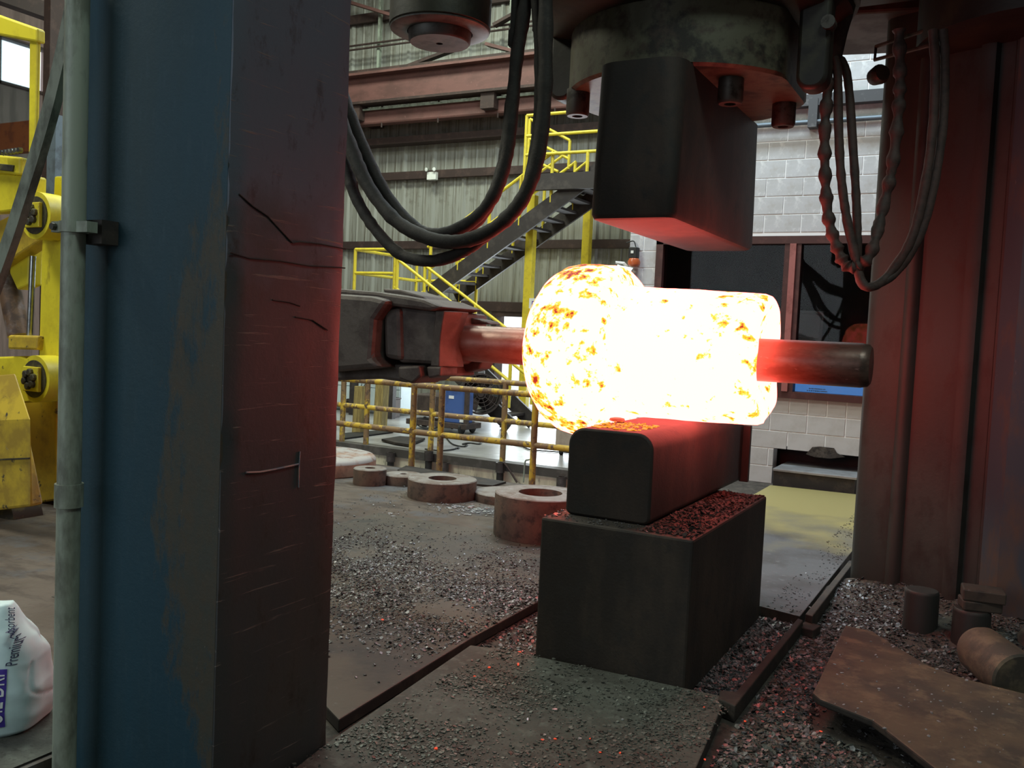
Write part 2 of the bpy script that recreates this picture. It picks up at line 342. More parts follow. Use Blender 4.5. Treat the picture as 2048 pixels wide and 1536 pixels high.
def bev(o, wdt, seg=2):
    m = o.modifiers.new('edge', 'BEVEL'); m.width = wdt; m.segments = seg; m.limit_method = 'ANGLE'; m.angle_limit = R_(35)
    m.harden_normals = False
def tag(o, label, cat, group=None):
    o['label'] = label; o['category'] = cat
    if group: o['group'] = group
    return o
def empty(name, loc, label, cat, group=None):
    o = bpy.data.objects.new(name, None); o.empty_display_size = .1; link(o, None, Vector(loc)); return tag(o, label, cat, group)
def thing(name, mb, mats, label, cat, origin, group=None, smooth=False, bevel=0, weld=False):
    origin = Vector(origin); me = mesh_of(name, mb, mats, origin, smooth, weld=weld)
    o = bpy.data.objects.new(name, me); link(o, None, origin)
    if bevel: bev(o, bevel)
    return tag(o, label, cat, group)
def struct(name, mb, mats, origin=(0, 0, 0), smooth=False, parent=None, label=None):
    me = mesh_of(name, mb, mats, Vector(origin), smooth); o = bpy.data.objects.new(name, me); link(o, parent, Vector(origin))
    if not parent: o['kind'] = 'structure'
    if label: o['label'] = label
    return o
def share(name, me, loc, parent, scale=None, rot=None):
    o = bpy.data.objects.new(name, me); link(o, parent, Vector(loc))
    if scale: o.scale = scale
    if rot: o.rotation_euler = rot
    return o
def spline(pts, n=8):
    """Catmull-Rom through points"""
    P = [Vector(p) for p in pts]; P = [P[0]*2-P[1]]+P+[P[-1]*2-P[-2]]; out = []
    for i in range(1, len(P)-2):
        for k in range(n):
            t = k/n; a, b, c, d = P[i-1], P[i], P[i+1], P[i+2]
            out.append(.5*((2*b)+(c-a)*t+(2*a-5*b+4*c-d)*t*t+(3*b-a-3*c+d)*t**3))
    out.append(P[-2]); return out
def cut(o, cutters):
    """boolean-subtract real holes, baked into the mesh"""
    cs = []
    for mb in cutters:
        me = mesh_of('cutter', mb, m_die, Vector((0, 0, 0))); c = bpy.data.objects.new('cutter', me); COL.objects.link(c); cs.append(c)
        m = o.modifiers.new('hole', 'BOOLEAN'); m.object = c; m.operation = 'DIFFERENCE'; m.solver = 'EXACT'
    bpy.context.view_layer.update()
    dg = bpy.context.evaluated_depsgraph_get(); new = bpy.data.meshes.new_from_object(o.evaluated_get(dg))
    o.modifiers.clear(); old = o.data; o.data = new; new.name = old.name
    for c in cs: bpy.data.objects.remove(c)
def rbox_y(x0, x1, z0, z1, rb, rt, n=6):
    """rounded-rectangle outline in XZ: rb bottom radius, rt top radius"""
    out = []
    for cx, cz, r, a0 in ((x1-rb, z0+rb, rb, -90), (x1-rt, z1-rt, rt, 0), (x0+rt, z1-rt, rt, 90), (x0+rb, z0+rb, rb, 180)):
        out += [(cx+r*math.cos(R_(a0+90*k/n)), cz+r*math.sin(R_(a0+90*k/n))) for k in range(n+1)]
    return out

# ================================================================== STRUCTURE
WY = 16.0                      # siding wall
BY = 10.9                      # block wall of the control room
ZB = -.06                      # bed under the floor plates
fl = struct('floor', MB().box((-16, -8, -.40), (-2.905, 8.45, -.004)).box((-2.905, 6.3, -.40), (-2.25, 8.45, -.004)), m_dirt)
struct('floor', MB().box((-2.905, -8, -.40), (7, 6.3, ZB)).box((-2.25, 6.3, -.40), (7, 11.2, ZB)).box((-3.6, 8.45, -.40), (-2.25, 11.2, ZB)), m_bed)
struct('floor', MB().box((-16, 8.45, -.8), (-3.6, 9.66, -.55)), m_bed)
plat = struct('floor', MB().box((-16, 9.78, -.3), (-3.6, 16.1, 0)), m_conc)
struct('trim_1', MB().box((-16, 9.62, -.10), (-3.6, 9.80, .004)), m_curb, label='dark steel kerb along the raised platform edge')
struct('wall_pit', MB().box((-16, 9.66, -.8), (-3.6, 9.80, -.10)), m_pit)
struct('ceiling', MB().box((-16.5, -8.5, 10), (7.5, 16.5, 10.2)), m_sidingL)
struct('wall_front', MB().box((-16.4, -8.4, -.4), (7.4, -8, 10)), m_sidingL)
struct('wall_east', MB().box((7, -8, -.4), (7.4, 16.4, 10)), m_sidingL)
# side wall with two high windows
wl = MB(); wa, wb = pX(12, 165, -16), pX(85, 100, -16); wc, wd = pX(172, 145, -16), pX(186, 62, -16)
zs = (5.60, 6.45)
wl.box((-16.3, -8, -.4), (-16, 16.4, zs[0])); wl.box((-16.3, -8, zs[1]), (-16, 16.4, 10))
for a, b in ((-8, 9.95), (10.95, 11.68), (12.0, 16.4)): wl.box((-16.3, a, zs[0]), (-16, b, zs[1]))
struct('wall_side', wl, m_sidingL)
for i, (a, b) in enumerate(((9.95, 10.95), (11.68, 12.0))):
    f = MB(); f.box((-16.1, a, zs[0]), (-15.97, b, zs[0]+.05)).box((-16.1, a, zs[1]-.05), (-15.97, b, zs[1]))
    f.box((-16.1, a, zs[0]), (-15.97, a+.04, zs[1])).box((-16.1, b-.04, zs[0]), (-15.97, b, zs[1]))
    if i == 0: f.box((-16.1, 10.67, zs[0]), (-15.97, 10.72, zs[1]))
    struct('window_%d' % (i+2), f, m_girt)

# back wall: ribbed siding panels between steel girts, with a roller door opening
bw = struct('wall_back', MB().box((-16, WY+.06, 9.5), (-2.0, WY+.2, 10)), m_siding)
DX0, DX1, DZ = -8.97, -6.5, 2.0
def siding_panel(x0, x1, z0, z1):
    mb = MB(); y = WY
    xs = [x0, x0+.03, x0+.07, x0+.11, x0+.30, x0+.33, x0+.36, x0+.55, x0+.58, x0+.61, x1]
    ys = [0, -.045, -.045, 0, 0, -.02, 0, 0, -.02, 0, 0]
    k = (x1-x0)/.75; xs = [x0+(x-x0)*k if i < 10 else x1 for i, x in enumerate(xs)]
    vs = [(x, y+d, z0) for x, d in zip(xs, ys)]+[(x, y+d, z1) for x, d in zip(xs, ys)]; n = len(xs)
    fs = [(i, i+1, n+i+1, n+i) for i in range(n-1)]
    mb.add(vs, fs); back = [(x0, y+.05, z0), (x1, y+.05, z0), (x1, y+.05, z1), (x0, y+.05, z1)]
    mb.add(back, [(0, 1, 2, 3)])
    return mb
Z1, Z2, Z3 = 3.33, 4.79, 5.75
x = -16.0
while x < -3.0:
    x1 = x+.75
    for za, zb_ in ((0, DZ), (DZ+.05, Z1), (Z1+.005, Z2), (Z2+.005, 6.4), (6.41, 9.6)):
        if zb_ == DZ and x1 > DX0 and x < DX1:
            if x < DX0-.1: part('siding_panel', siding_panel(x, DX0, za, zb_), m_siding, bw, origin=(x, WY, za))
            continue
        part('siding_panel', siding_panel(x, x1, za, zb_), m_siding, bw, origin=(x, WY, za))
    x = x1
for z, h in ((Z1, .17), (Z2, .17), (DZ+.09, .20), (8.2, .2)):
    part('wall_girt', MB().box((-16, WY-.14, z-h/2), (-3.0, WY-.05, z+h/2)), m_girt, bw, bevel=.01)
dr = MB().box((DX0-.12, WY-.12, 0), (DX0, WY+.2, DZ+.02)).box((DX1, WY-.12, 0), (DX1+.12, WY+.2, DZ+.02)).box((DX0, WY-.12, DZ-.10), (DX1, WY+.1, DZ))
d1 = struct('door_1', dr, m_girt)
struct('ground', MB().box((-30, 16.4, -.2), (10, 40, -.02)), m_conc)

# block wall of the control room
cw = struct('wall_office', MB().box((-4.25, BY-.007, -.4), (-3.86, BY+.2, 6.5)).box((-3.86, BY-.007, 2.86), (1.2, BY+.2, 6.5)).box((-3.86, BY-.007, .36), (-2.30, BY+.2, .98))
            .box((-2.30, BY-.007, .40), (-1.30, BY+.2, .98)).box((-3.86, BY-.007, -.4), (-2.30, BY+.2, .36)).box((-1.30, BY-.007, -.4), (1.2, BY+.2, .98))
            .box((-1.25, BY-.007, .98), (1.2, BY+.2, 2.86)), m_mortar)
def block_mesh(L, H, name):
    me = mesh_of(name, MB().box((0, 0, 0), (L, .03, H)), m_cmu, Vector((0, 0, 0)))
    bm = bmesh.new(); bm.from_mesh(me); bmesh.ops.bevel(bm, geom=bm.edges[:], offset=.004, segments=1, affect='EDGES'); bm.to_mesh(me); bm.free(); return me
BLK = {}
def block(x0, x1, z0, z1, sh=False):
    k = (round(x1-x0, 3), round(z1-z0, 3), sh)
    if k not in BLK:
        BLK[k] = block_mesh(k[0], k[1], 'concrete_block')
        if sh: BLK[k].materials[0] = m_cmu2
    share('concrete_block', BLK[k], (x0, BY-.012+random.uniform(-.002, .002), z0), cw)
CH, CLn, J = .212, .425, .010
WX0, WX1, WZ0, WZ1 = -3.86, -1.25, 1.0, 2.84
row = 0; z = -.06
while z < 5.6:
    zt = z+CH-J
    if row == 4: L = CLn/2
    else: L = CLn
    xx = -4.27 + (0 if row % 2 == 0 else -L/2)
    while xx < -.9:
        a, b = max(xx, -4.25), min(xx+L-J, -.9)
        spans = [(a, b)]
        if zt > WZ0 and z < WZ1: spans = [(a, min(b, WX0-.02))] if a < WX0-.06 else []
        if zt < .38 and zt > 0 and b > -2.30:   # low opening with the steel box
            spans = [(a, min(b, -2.30))] if a < -2.33 else []
        for a, b in spans:
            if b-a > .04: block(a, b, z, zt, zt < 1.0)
        xx += L
    z += CH; row += 1
broken = MB()
pts = [pY(x, y, BY-.015) for x, y in ((1612, 908), (1625, 894), (1640, 893), (1668, 896), (1674, 906), (1690, 914), (1660, 917), (1630, 914))]
broken.prism(pts, (0, -.012, 0)); part('broken_face', broken, m_bed, cw, label='broken dark patch over the low opening')
# ledge and conduit along the block wall
a, b = pY(1560, 208, BY-.08), pY(1752, 188, BY-.08)
struct('trim_2', MB().box((-4.2, BY-.14, a.z-.06), (1.0, BY-.02, a.z+.07)), m_ledge, label='dark steel ledge along the block wall')
cp = thing('conduit', MB().tube([(-4.2, BY-.11, a.z-.24), (1.0, BY-.11, a.z-.24)], .028, 10), m_bluepipe, 'blue-grey conduit running under the dark ledge of the block wall', 'conduit', (-4.2, BY-.11, a.z-.24), smooth=40)
for px in (1627,):
    q = pY(px, 200, BY-.15); part('conduit_clip', MB().box((q.x-.05, BY-.15, q.z-.30), (q.x+.05, BY-.012, q.z+.02)), m_ledge, cp)

# office window
wn = struct('window_1', MB().box((WX0-.02, BY-.06, WZ0-.03), (WX1, BY+.12, WZ0+.05)).box((WX0-.02, BY-.06, WZ1-.07), (WX1, BY+.12, WZ1+.02))
            .box((WX0-.02, BY-.06, WZ0), (WX0+.07, BY+.12, WZ1)).box((WX1-.07, BY-.06, WZ0), (WX1, BY+.12, WZ1)), m_wframe)
q = pY(1581, 620, BY)
part('mullion', MB().box((q.x-.10, BY-.05, WZ0+.05), (q.x+.09, BY+.10, WZ1-.07)), m_wframe, wn)
part('mullion_strip', MB().box((q.x-.035, BY-.075, WZ0+.05), (q.x+.035, BY-.05, WZ1-.07)), m_mull, wn, label='lighter red strip on the mullion')
gl = bpy.data.materials.new('window_glass'); gg = G(gl)
gg.b.inputs['Base Color'].default_value = (.75, .75, .75, 1); gg.b.inputs['Transmission Weight'].default_value = 1; gg.b.inputs['Roughness'].default_value = .02; gg.b.inputs['IOR'].default_value = 1.18
for xa, xb in ((WX0+.07, q.x-.10), (q.x+.09, WX1-.07)):
    part('pane', MB().box((xa, BY+.02, WZ0+.05), (xb, BY+.03, WZ1-.07)), gl, wn)
# control room behind the window
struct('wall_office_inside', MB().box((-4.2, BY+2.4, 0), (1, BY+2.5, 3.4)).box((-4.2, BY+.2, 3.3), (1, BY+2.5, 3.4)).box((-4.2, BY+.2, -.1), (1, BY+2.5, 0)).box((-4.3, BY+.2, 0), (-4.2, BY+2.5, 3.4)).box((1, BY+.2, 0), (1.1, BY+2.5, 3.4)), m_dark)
sa, sb = pY(1572, 797, BY+.22), pY(1725, 772, BY+.22)
scr = empty('control_desk', (sa.x-.1, BY+.18, 0), 'dark control desk inside the office under the window', 'desk')
part('desk_top', MB().box((WX0+.1, BY+.21, .92), (WX1-.05, BY+.75, .97)), m_dark, scr)
part('desk_front', MB().box((WX0+.1, BY+.5, .0), (WX1-.05, BY+.54, .92)), m_dark, scr)
mo = empty('control_screen', (sa.x, BY+.26, .97), 'wide blue control screen lying low behind the office window', 'screen')
part('screen_case', MB().box((sa.x-.04, BY+.27, .97), (sb.x+.15, BY+.33, sa.z+.30)), m_dark, mo)
part('screen_face', MB().box((sa.x, BY+.262, sa.z), (sb.x+.11, BY+.27, sa.z+.27)), m_screen, mo)
tx = MB()
for yy, xa, xb in ((777, 1618, 1652), (781, 1614, 1656)):
    p0, p1 = pY(xa, yy, BY+.26), pY(xb, yy, BY+.26)
    n = 11
    for i in range(n):
        f0, f1 = i/n, (i+random.uniform(.5, .85))/n; tx.box((p0.x+(p1.x-p0.x)*f0, BY+.259, p0.z-.006), (p0.x+(p1.x-p0.x)*f1, BY+.2625, p0.z+.007))
part('screen_text', tx, m_paper, mo)
ca, cb = pY(1590, 672, BY+1.2), pY(1648, 622, BY+1.2)
thing('filing_cabinet', MB().box((ca.x, BY+1.2, 0), (cb.x, BY+1.6, cb.z)).box((ca.x+.03, BY+1.185, .1), (cb.x-.03, BY+1.2, cb.z-.4)).box((ca.x+.03, BY+1.185, cb.z-.36), (cb.x-.03, BY+1.2, cb.z-.04)),
      mat('grey_cabinet', (.16, .16, .17), [], .6), 'faint grey cabinet standing in the dark control room', 'cabinet', (ca.x, BY+1.2, 0), bevel=.01)

# crane runway and pipes high on the back wall
BYW = 15.2
zt, zb_ = pY(702, 158, BYW).z, pY(702, 209, BYW).z
cb_ = empty('crane_runway_beam', (-9, BYW, zb_), 'long red-brown crane runway beam high along the siding wall', 'beam')
part('web', MB().box((-15.9, BYW-.02, zb_), (-2.2, BYW+.02, zt)), m_red, cb_)
part('top_flange', MB().box((-15.9, BYW-.2, zt), (-2.2, BYW+.2, zt+.05)), m_red, cb_)
part('bottom_flange', MB().box((-15.9, BYW-.16, zb_-.05), (-2.2, BYW+.16, zb_)), m_girt, cb_)
part('crane_rail', MB().box((-15.9, BYW-.05, zt+.05), (-2.2, BYW+.05, zt+.15)), m_girt, cb_)
for i, px in enumerate((752, 865, 985, 1100)):
    q = pY(px, 230, BYW-.1)
    part('pipe_hanger', MB().tube([(q.x, BYW+.1, zb_-.05), (q.x, BYW+.1, zb_-.50)], .018, 6), m_girt, cb_)
for i in range(5):
    xx = -15.5+i*3.2
    part('beam_bracket', MB().box((xx, BYW-.1, zb_-.35), (xx+.3, WY-.05, zb_-.05)), m_girt, cb_)
z2 = pY(702, 240, BYW+.2).z
thing('pipe_run', MB().box((-15.9, BYW+.08, z2-.16), (-2.2, BYW+.30, z2+.16)), m_red, 'red-brown box duct hung below the crane runway beam', 'duct', (-9, BYW+.1, z2), bevel=.04)
z3 = pY(702, 222, BYW).z
thing('steel_pipe', MB().tube([(-15.9, BYW+.02, z3), (-2.2, BYW+.02, z3)], .022, 8), m_galv, 'thin bare steel pipe just below the crane runway beam', 'pipe', (-9, BYW, z3), smooth=40)
thing('wall_shadow_angle', MB().box((-15.9, WY-.35, z2-.50), (-2.2, WY-.05, z2-.36)), m_girt, 'dark angle standing in for a wall shadow below the box duct', 'angle', (-9, WY-.2, z2-.4)).name = 'shadow_angle'  # dark bar put in for a shadow on the siding
for (x0, y0, x1, y1, r, m, lab) in ((700, 5, 772, 27, .07, m_red, 'red-brown roof brace sloping behind the pale cylinder'), (815, 134, 892, 105, .07, m_girt, 'dark brace rising from the runway beam below the cylinder'),
                               (985, 92, 1062, 112, .08, m_red, 'red-brown brace sloping down towards the dark hoses'), (998, 46, 1062, 10, .07, m_girt, 'dark brace rising to the roof beside the hoses')):
    p0, p1 = pY(x0, y0, 15.5), pY(x1, y1, 15.5)
    d = (p1-p0)*.5
    thing('roof_brace', MB().bar(p0-d*.3, p1+d*.3, .06, r*2, (0, 1, 0)), m, lab, 'brace', p0)
for i, (px, y0, y1) in enumerate(((763, 60, 128), (1026, 50, 112))):
    p0, p1 = pY(px, y0-80, 15.7), pY(px, y1+25, 15.7)
    thing('wall_post', MB().box((p0.x-.03, 15.66, p1.z), (p0.x+.03, 15.74, 9.9)), m_galv, ('thin grey upright on the upper siding behind the %s' % ('pale cylinder', 'loose hoses')[i]), 'post', (p0.x, 15.7, p1.z))
for i, yy in enumerate((100, 92)):
    q = pY(705, yy, 15.6)
    thing('cable_pipe', MB().tube([(-15.9, 15.6, q.z), (-2.2, 15.6, q.z)], .02, 6), m_girt, ('lower', 'upper')[i]+' of two thin dark pipes on the upper siding', 'pipe', (-9, 15.6, q.z))
# emergency light on the siding
q = pY(867, 353, WY-.15)
el = empty('emergency_light', (q.x, WY-.15, q.z), 'small white emergency light box with two lamp heads on siding', 'light')
part('light_body', MB().box((q.x-.11, WY-.24, q.z-.08), (q.x+.11, WY-.142, q.z+.08)), m_light, el, bevel=.01)
for dx in (-.09, .09):
    h = part('lamp_head', MB().lathe((q.x+dx, WY-.25, q.z+.13), (dx*2, -1, -.2), [(-.03, .02), (.02, .04), (.04, .045)], 14), m_galv, el, smooth=40)
    part('lamp_lens', MB().lathe((q.x+dx, WY-.25, q.z+.13), (dx*2, -1, -.2), [(.04, .038), (.045, .034)], 14), m_lens, h)
# beacon on the office corner
q = pY(1266, 507, BY-.1)
be = empty('alarm_beacon', (q.x, BY-.05, q.z), 'small black alarm box with amber lamp on block wall corner', 'beacon')
part('sounder_box', MB().box((q.x-.055, BY-.12, q.z-.06), (q.x+.055, BY-.015, q.z+.08)), m_black, be, bevel=.01)
part('sounder_face', MB().box((q.x-.02, BY-.128, q.z+.0), (q.x+.015, BY-.12, q.z+.035)), m_light, be)
part('amber_lamp', MB().lathe((q.x+.01, BY-.075, q.z-.16), (0, 0, 1), [(0, .05), (.02, .075), (.06, .08), (.1, .06)], 16), m_amber, be, smooth=40)
part('cable', MB().tube(spline([(q.x+.02, BY-.06, q.z+.08), (q.x-.02, BY-.05, q.z+.16), (q.x-.12, BY-.04, q.z+.14)]), .008, 6), m_black, be)
q2 = pY(1243, 523, BY-.1)
fa = empty('floodlight', (q.x-.1, BY-.05, q2.z), 'white adjustable lamp arm below the alarm box on block wall', 'light')
part('lamp_arm', MB().tube([(q.x-.05, BY-.016, q2.z-.10), (q.x-.12, BY-.10, q2.z-.02), pY(1231, 525, BY-.14)], .018, 8), m_light, fa)
part('lamp_shade', MB().lathe(pY(1247, 540, BY-.15), (-.8, -.3, .5), [(-.09, .09), (.06, .03), (.10, .02)], 14), m_light, fa, smooth=40)
# sign by the roller door
q = pY(1066, 607, 14.05)
sg = empty('door_sign', (q.x, 14.05, q.z), 'small white sign with purple letter on the yellow stair post', 'sign')
part('sign_board', MB().box((q.x-.075, 14.045, q.z-.085), (q.x+.085, 14.074, q.z+.09)), m_white, sg)
def text_mesh(name, body, size):
    cu = bpy.data.curves.new(name, 'FONT'); cu.body = body; cu.size = size; cu.align_x = 'LEFT'
    o = bpy.data.objects.new(name, cu); COL.objects.link(o); bpy.context.view_layer.update()
    me = bpy.data.meshes.new_from_object(o.evaluated_get(bpy.context.evaluated_depsgraph_get())); bpy.data.objects.remove(o); return me
tm = text_mesh('sign_letter', 'P', .15); tm.materials.append(m_purple)
tm.transform(Matrix.Translation((-.03, -.007, -.06)) @ Matrix.Rotation(PI/2, 4, 'X'))
o = bpy.data.objects.new('sign_letter', tm); link(o, sg, Vector((q.x, 14.05, q.z)))

# ================================================================== STAIRS AND MEZZANINE
def rails(mb_list, pts, r): return [MB().tube([a, b], r, 8) for a, b in pts]
post = pY(1045, 845, 14.15)
YN, YF = 13.7, 14.6
def line_pts(pa, pb, Y, ext0=0, ext1=0):
    a, b = pY(*pa, Y), pY(*pb, Y); d = b-a; return a-d*ext0, b+d*ext1
uf = empty('stair_flight', (-9.4, 14.1, 1.9), 'dark steel stair flight rising to the upper landing', 'stair')
a, b = line_pts((858, 588), (1090, 419), YN, .0, .42); n_a, n_b = a, b
part('stringer', MB().bar(a, b, .05, .27, (0, 1, 0) if False else (0, 0, 1)), m_stair, uf)
a2, b2 = Vector((a.x, YF, a.z)), Vector((b.x, YF, b.z))
part('stringer', MB().bar(a2, b2, .05, .27), m_stair, uf)
NT = 13
for i in range(NT):
    t = (i+.5)/NT; p = a.lerp(b, t)
    part('tread', MB().box((p.x-.13, YN+.025, p.z-.02), (p.x+.11, YF-.025, p.z+.02)), m_stair, uf)
def handrail(name, parent_label, segs, posts, r, m, cat='railing', extra=None):
    o = empty(name, segs[0][0], parent_label, cat)
    for s_ in segs: part('rail', MB().tube(list(s_), r, 8), m, o, smooth=60)
    for s_ in posts: part('post', MB().tube(list(s_), r*1.05, 8), m, o, smooth=60)
    return o
for Y, lab in ((YN, 'yellow handrail on the near side of the upper stair flight'), (YF, 'yellow handrail on the far side of the upper stair flight')):
    up = Vector((0, 0, .88)); d = (b-a)
    A, B = Vector((a.x, Y, a.z)), Vector((b.x, Y, b.z))
    E_ = A+d*.74; segs = [(A+up-d*.02, E_+up), (A+up*.52, E_+up*.52)]
    posts = [(A.lerp(B, t)+Vector((0, 0, .05)), A.lerp(B, t)+up) for t in (.0, .185, .37, .555, .735)]
    handrail('stair_railing', lab, segs, posts, .028, m_rail)
# upper landing
la, lb = pY(1070, 384, YN-.05), pY(1075, 349, YN-.05)
land = empty('stair_landing', (la.x, YN, la.z), 'dark steel upper landing at the head of the stairs', 'landing')
part('landing_beam', MB().box((la.x, YN-.12, la.z+.02), (-4.3, YN-.02, lb.z)), m_stair, land)
part('landing_beam', MB().box((la.x, YF+.5, la.z+.02), (-4.3, YF+.6, lb.z)), m_stair, land)
part('landing_deck', MB().box((la.x, YN-.02, lb.z-.05), (-4.3, YF+.5, lb.z-.01)), m_stair, land)
for xx in np.arange(la.x+.4, -4.4, .8): part('joist', MB().box((xx, YN-.02, lb.z-.2), (xx+.06, YF+.5, lb.z-.05)), m_stair, land)
zl = lb.z
Lx = pY(1054, 234, YN-.06).x
hz = [pY(1057, y, YN-.06).z for y in (231, 272, 310)]
handrail('landing_railing', 'yellow railing along the near edge of the upper landing', [((Lx, YN-.06, z_), (-4.4, YN-.06, z_)) for z_ in hz],
         [((Lx, YN-.06, la.z-.02), (Lx, YN-.06, hz[0])), ((pY(1174, 345, YN-.06).x, YN-.06, zl), (pY(1174, 345, YN-.06).x, YN-.06, hz[2]))], .028, m_rail)
p = [pY(*c, 14.6) for c in ((1060, 238), (1140, 281), (1137, 338), (1060, 278), (1138, 318), (1082, 343), (1138, 303), (1060, 318), (1116, 343), (1150, 343), (1176, 322))]
handrail('landing_gate', 'yellow diagonal rails of the next stair flight behind the upper landing', [(p[0], p[1]), (p[3], p[4]), (p[5], p[6]), (p[7], p[8]), (p[9], p[10])], [(p[2], p[1])], .026, m_rail)
part('post', MB().tube([p[0]-Vector((0, 0, .9)), p[0]], .027, 8), m_rail, bpy.data.objects['landing_gate'])
for i, (px0, py0, px1, py1, Y, lab) in enumerate(((1045, 845, 1065, 392, 14.15, 'thick yellow steel post carrying the upper landing'), (1160, 760, 1173, 430, 15.6, 'yellow landing post farther back by the siding'))):
    g0 = pY(px0, py0, Y); h1 = pY(px1, py1, Y).z if i == 0 else la.z
    o = empty('landing_post', (g0.x, Y, 0), lab, 'post')
    part('post_shaft', MB().box((g0.x-.075, Y-.075, .02), (g0.x+.075, Y+.075, max(h1, la.z+.03))), m_rail, o, bevel=.012)
    part('foot_plate', MB().box((g0.x-.16, Y-.16, 0), (g0.x+.16, Y+.16, .02)), m_rail, o)
# lower flight from the mid landing to the floor
Y1, Y2 = 12.7, 13.5
m1, m2 = pY(705, 612, Y1), pY(792, 612, Y1)
ml = empty('stair_landing', (m1.x, Y1, m1.z), 'dark mid landing seen above the forging jaws', 'landing')
part('landing_deck', MB().box((m1.x-.1, Y1-.05, m1.z-.2), (m2.x, YF+.1, m1.z)), m_stair, ml)
for px in (712, 790):
    g0 = pY(px, 640, Y1+.05); part('leg', MB().box((g0.x-.05, Y1, 0), (g0.x+.05, Y1+.1, m1.z-.2)), m_stair, ml)
lf = empty('stair_flight', (m2.x, Y1, 0), 'dark lower stair flight coming down to the platform', 'stair')
s0 = Vector((m2.x, Y1, m1.z-.1)); e_ = pY(1066, 850, Y2); s1 = Vector((e_.x, Y1, .02))
for Y in (Y1, Y2): part('stringer', MB().bar((s0.x, Y, s0.z), (s1.x, Y, s1.z+.08), .05, .25), m_stair, lf)
for i in range(8):
    t = (i+.6)/8.6; pp = s0.lerp(s1, t); part('tread', MB().box((pp.x-.13, Y1+.025, pp.z-.02), (pp.x+.12, Y2-.025, pp.z+.02)), m_stair, lf)
def lowrail(lab, Y, A, B, posts):
    a, b = pY(*A, Y), pY(*B, Y); d = b-a; b = a+d*((s1.x-a.x)/d.x) if d.x else b
    if b.z < .75: b = a+(b-a)*((a.z-.75)/(a.z-b.z))
    dn = Vector((0, 0, -.5))
    ps = [(a+(b-a)*t, a+(b-a)*t+Vector((0, 0, -.92))) for t in posts]
    return handrail('stair_railing', lab, [(a, b), (a+dn, b+dn)], ps, .028, m_rail)
lowrail('yellow handrail on the near side of the lower stair flight', Y1, (791, 515), (932, 628), (0.02, .5, .98))
lowrail('yellow handrail on the far side of the lower stair flight', Y2, (846, 528), (995, 643), (.02, .48, .98))
zt_, zm_ = pY(712, 499, Y1).z, pY(712, 546, Y1).z
xl, xr = pY(711, 500, Y1).x, pY(791, 505, Y1).x
handrail('landing_railing', 'yellow railing around the mid landing above the jaws',
         [((xl, Y1, zt_), (xr, Y1, zt_)), ((xl, Y1, zm_), (xr, Y1, zm_)), ((xl, Y1, zt_), (xl, YF, zt_)), ((xl, Y1, zm_), (xl, YF, zm_)), ((xl, YF, zt_), (xr+.5, YF, zt_)), ((xl, YF, zm_), (xr+.5, YF, zm_))],
         [((xl, Y1, m1.z), (xl, Y1, zt_)), ((xr, Y1, m1.z), (xr, Y1, zt_)), ((xl, YF, m1.z), (xl, YF, zt_)), ((xl+1.0, YF, m1.z), (xl+1.0, YF, zt_)), ((xr+.5, YF, m1.z), (xr+.5, YF, zt_))], .028, m_rail)

# ================================================================== PLATFORM FENCES
def fence(lab, Y, tops, rails_, posts, r, m):
    o = empty('guard_rail', (posts[0][0].x, Y, 0), lab, 'railing')
    for a, b in rails_:
        part('rail', MB().tube([a, a.lerp(b, .5)+Vector((0, 0, random.uniform(-.006, .006))), b], r, 10), m, o, smooth=60)
    for a, b in posts: part('post', MB().tube([a, b], r*1.1, 10), m, o, smooth=60)
    return o
F1 = 8.62
def L1(y0, x0, y1, x1, Y):
    a, b = pY(x0, y0, Y), pY(x1, y1, Y); return a, b
t2a, t2b = pY(640, 757, F1), pY(1160, 793, F1); l2a, l2b = pY(640, 845, F1), pY(1160, 897, F1)
ztop = (t2a.z+t2b.z)/2; zlow = (l2a.z+l2b.z)/2
ps = [pY(px, 900, F1).x for px in (824, 880, 1067)]
fence('rusty yellow guard rail standing in the pit behind the steel rings', F1, None, [(Vector((t2a.x, F1, ztop)), Vector((t2b.x, F1, ztop))), (Vector((l2a.x, F1, zlow)), Vector((l2b.x, F1, zlow)))],
      [(Vector((x_, F1, -.55)), Vector((x_, F1, ztop))) for x_ in ps], .034, m_railr)
F2 = 9.72
ta, tb = pY(690, 733, F2), pY(1160, 776, F2); ma, mb_ = pY(650, 804, F2), pY(1160, 862, F2)
ztp = (pY(880, 754, F2).z+pY(1056, 769, F2).z)/2; zmd = (pY(684, 808, F2).z+pY(1003, 843, F2).z)/2
ps = [pY(px, 850, F2).x for px in (685, 733, 863, 1008)]
fence('yellow guard rail along the kerb of the raised platform', F2, None, [(Vector((ta.x-.6, F2, ztp)), Vector((tb.x, F2, ztp))), (Vector((ma.x, F2, zmd)), Vector((mb_.x, F2, zmd)))],
      [(Vector((x_, F2, 0)), Vector((x_, F2, ztp))) for x_ in ps], .034, m_railr)
for i, (px, y0, y1) in enumerate(((782, 905, 945), (858, 902, 945), (889, 925, 950), (1001, 925, 965), (1123, 953, 975))):
    c = pY(px, y0, 9.57); 
    g_ = empty('pipe_socket', (c.x, 9.57, -.55), ('black pipe socket on pit wall behind the small ring', 'black pipe socket on pit wall between two rusty posts', 'short black pipe socket hidden behind the rusty post', 'black pipe socket on pit wall below a yellow post', 'short black pipe socket on pit wall beside the block')[i], 'pipe')
    part('socket_pipe', MB().lathe((c.x, 9.57, -.55), (0, 0, 1), [(0, .045), (c.z+.55-.12, .045)], 12), m_black, g_, smooth=40)
    part('socket_collar', MB().lathe((c.x, 9.57, c.z-.12), (0, 0, 1), [(0, .058), (.12, .058), (.12, .04), (.03, .04)], 12), m_fan, g_, smooth=40)

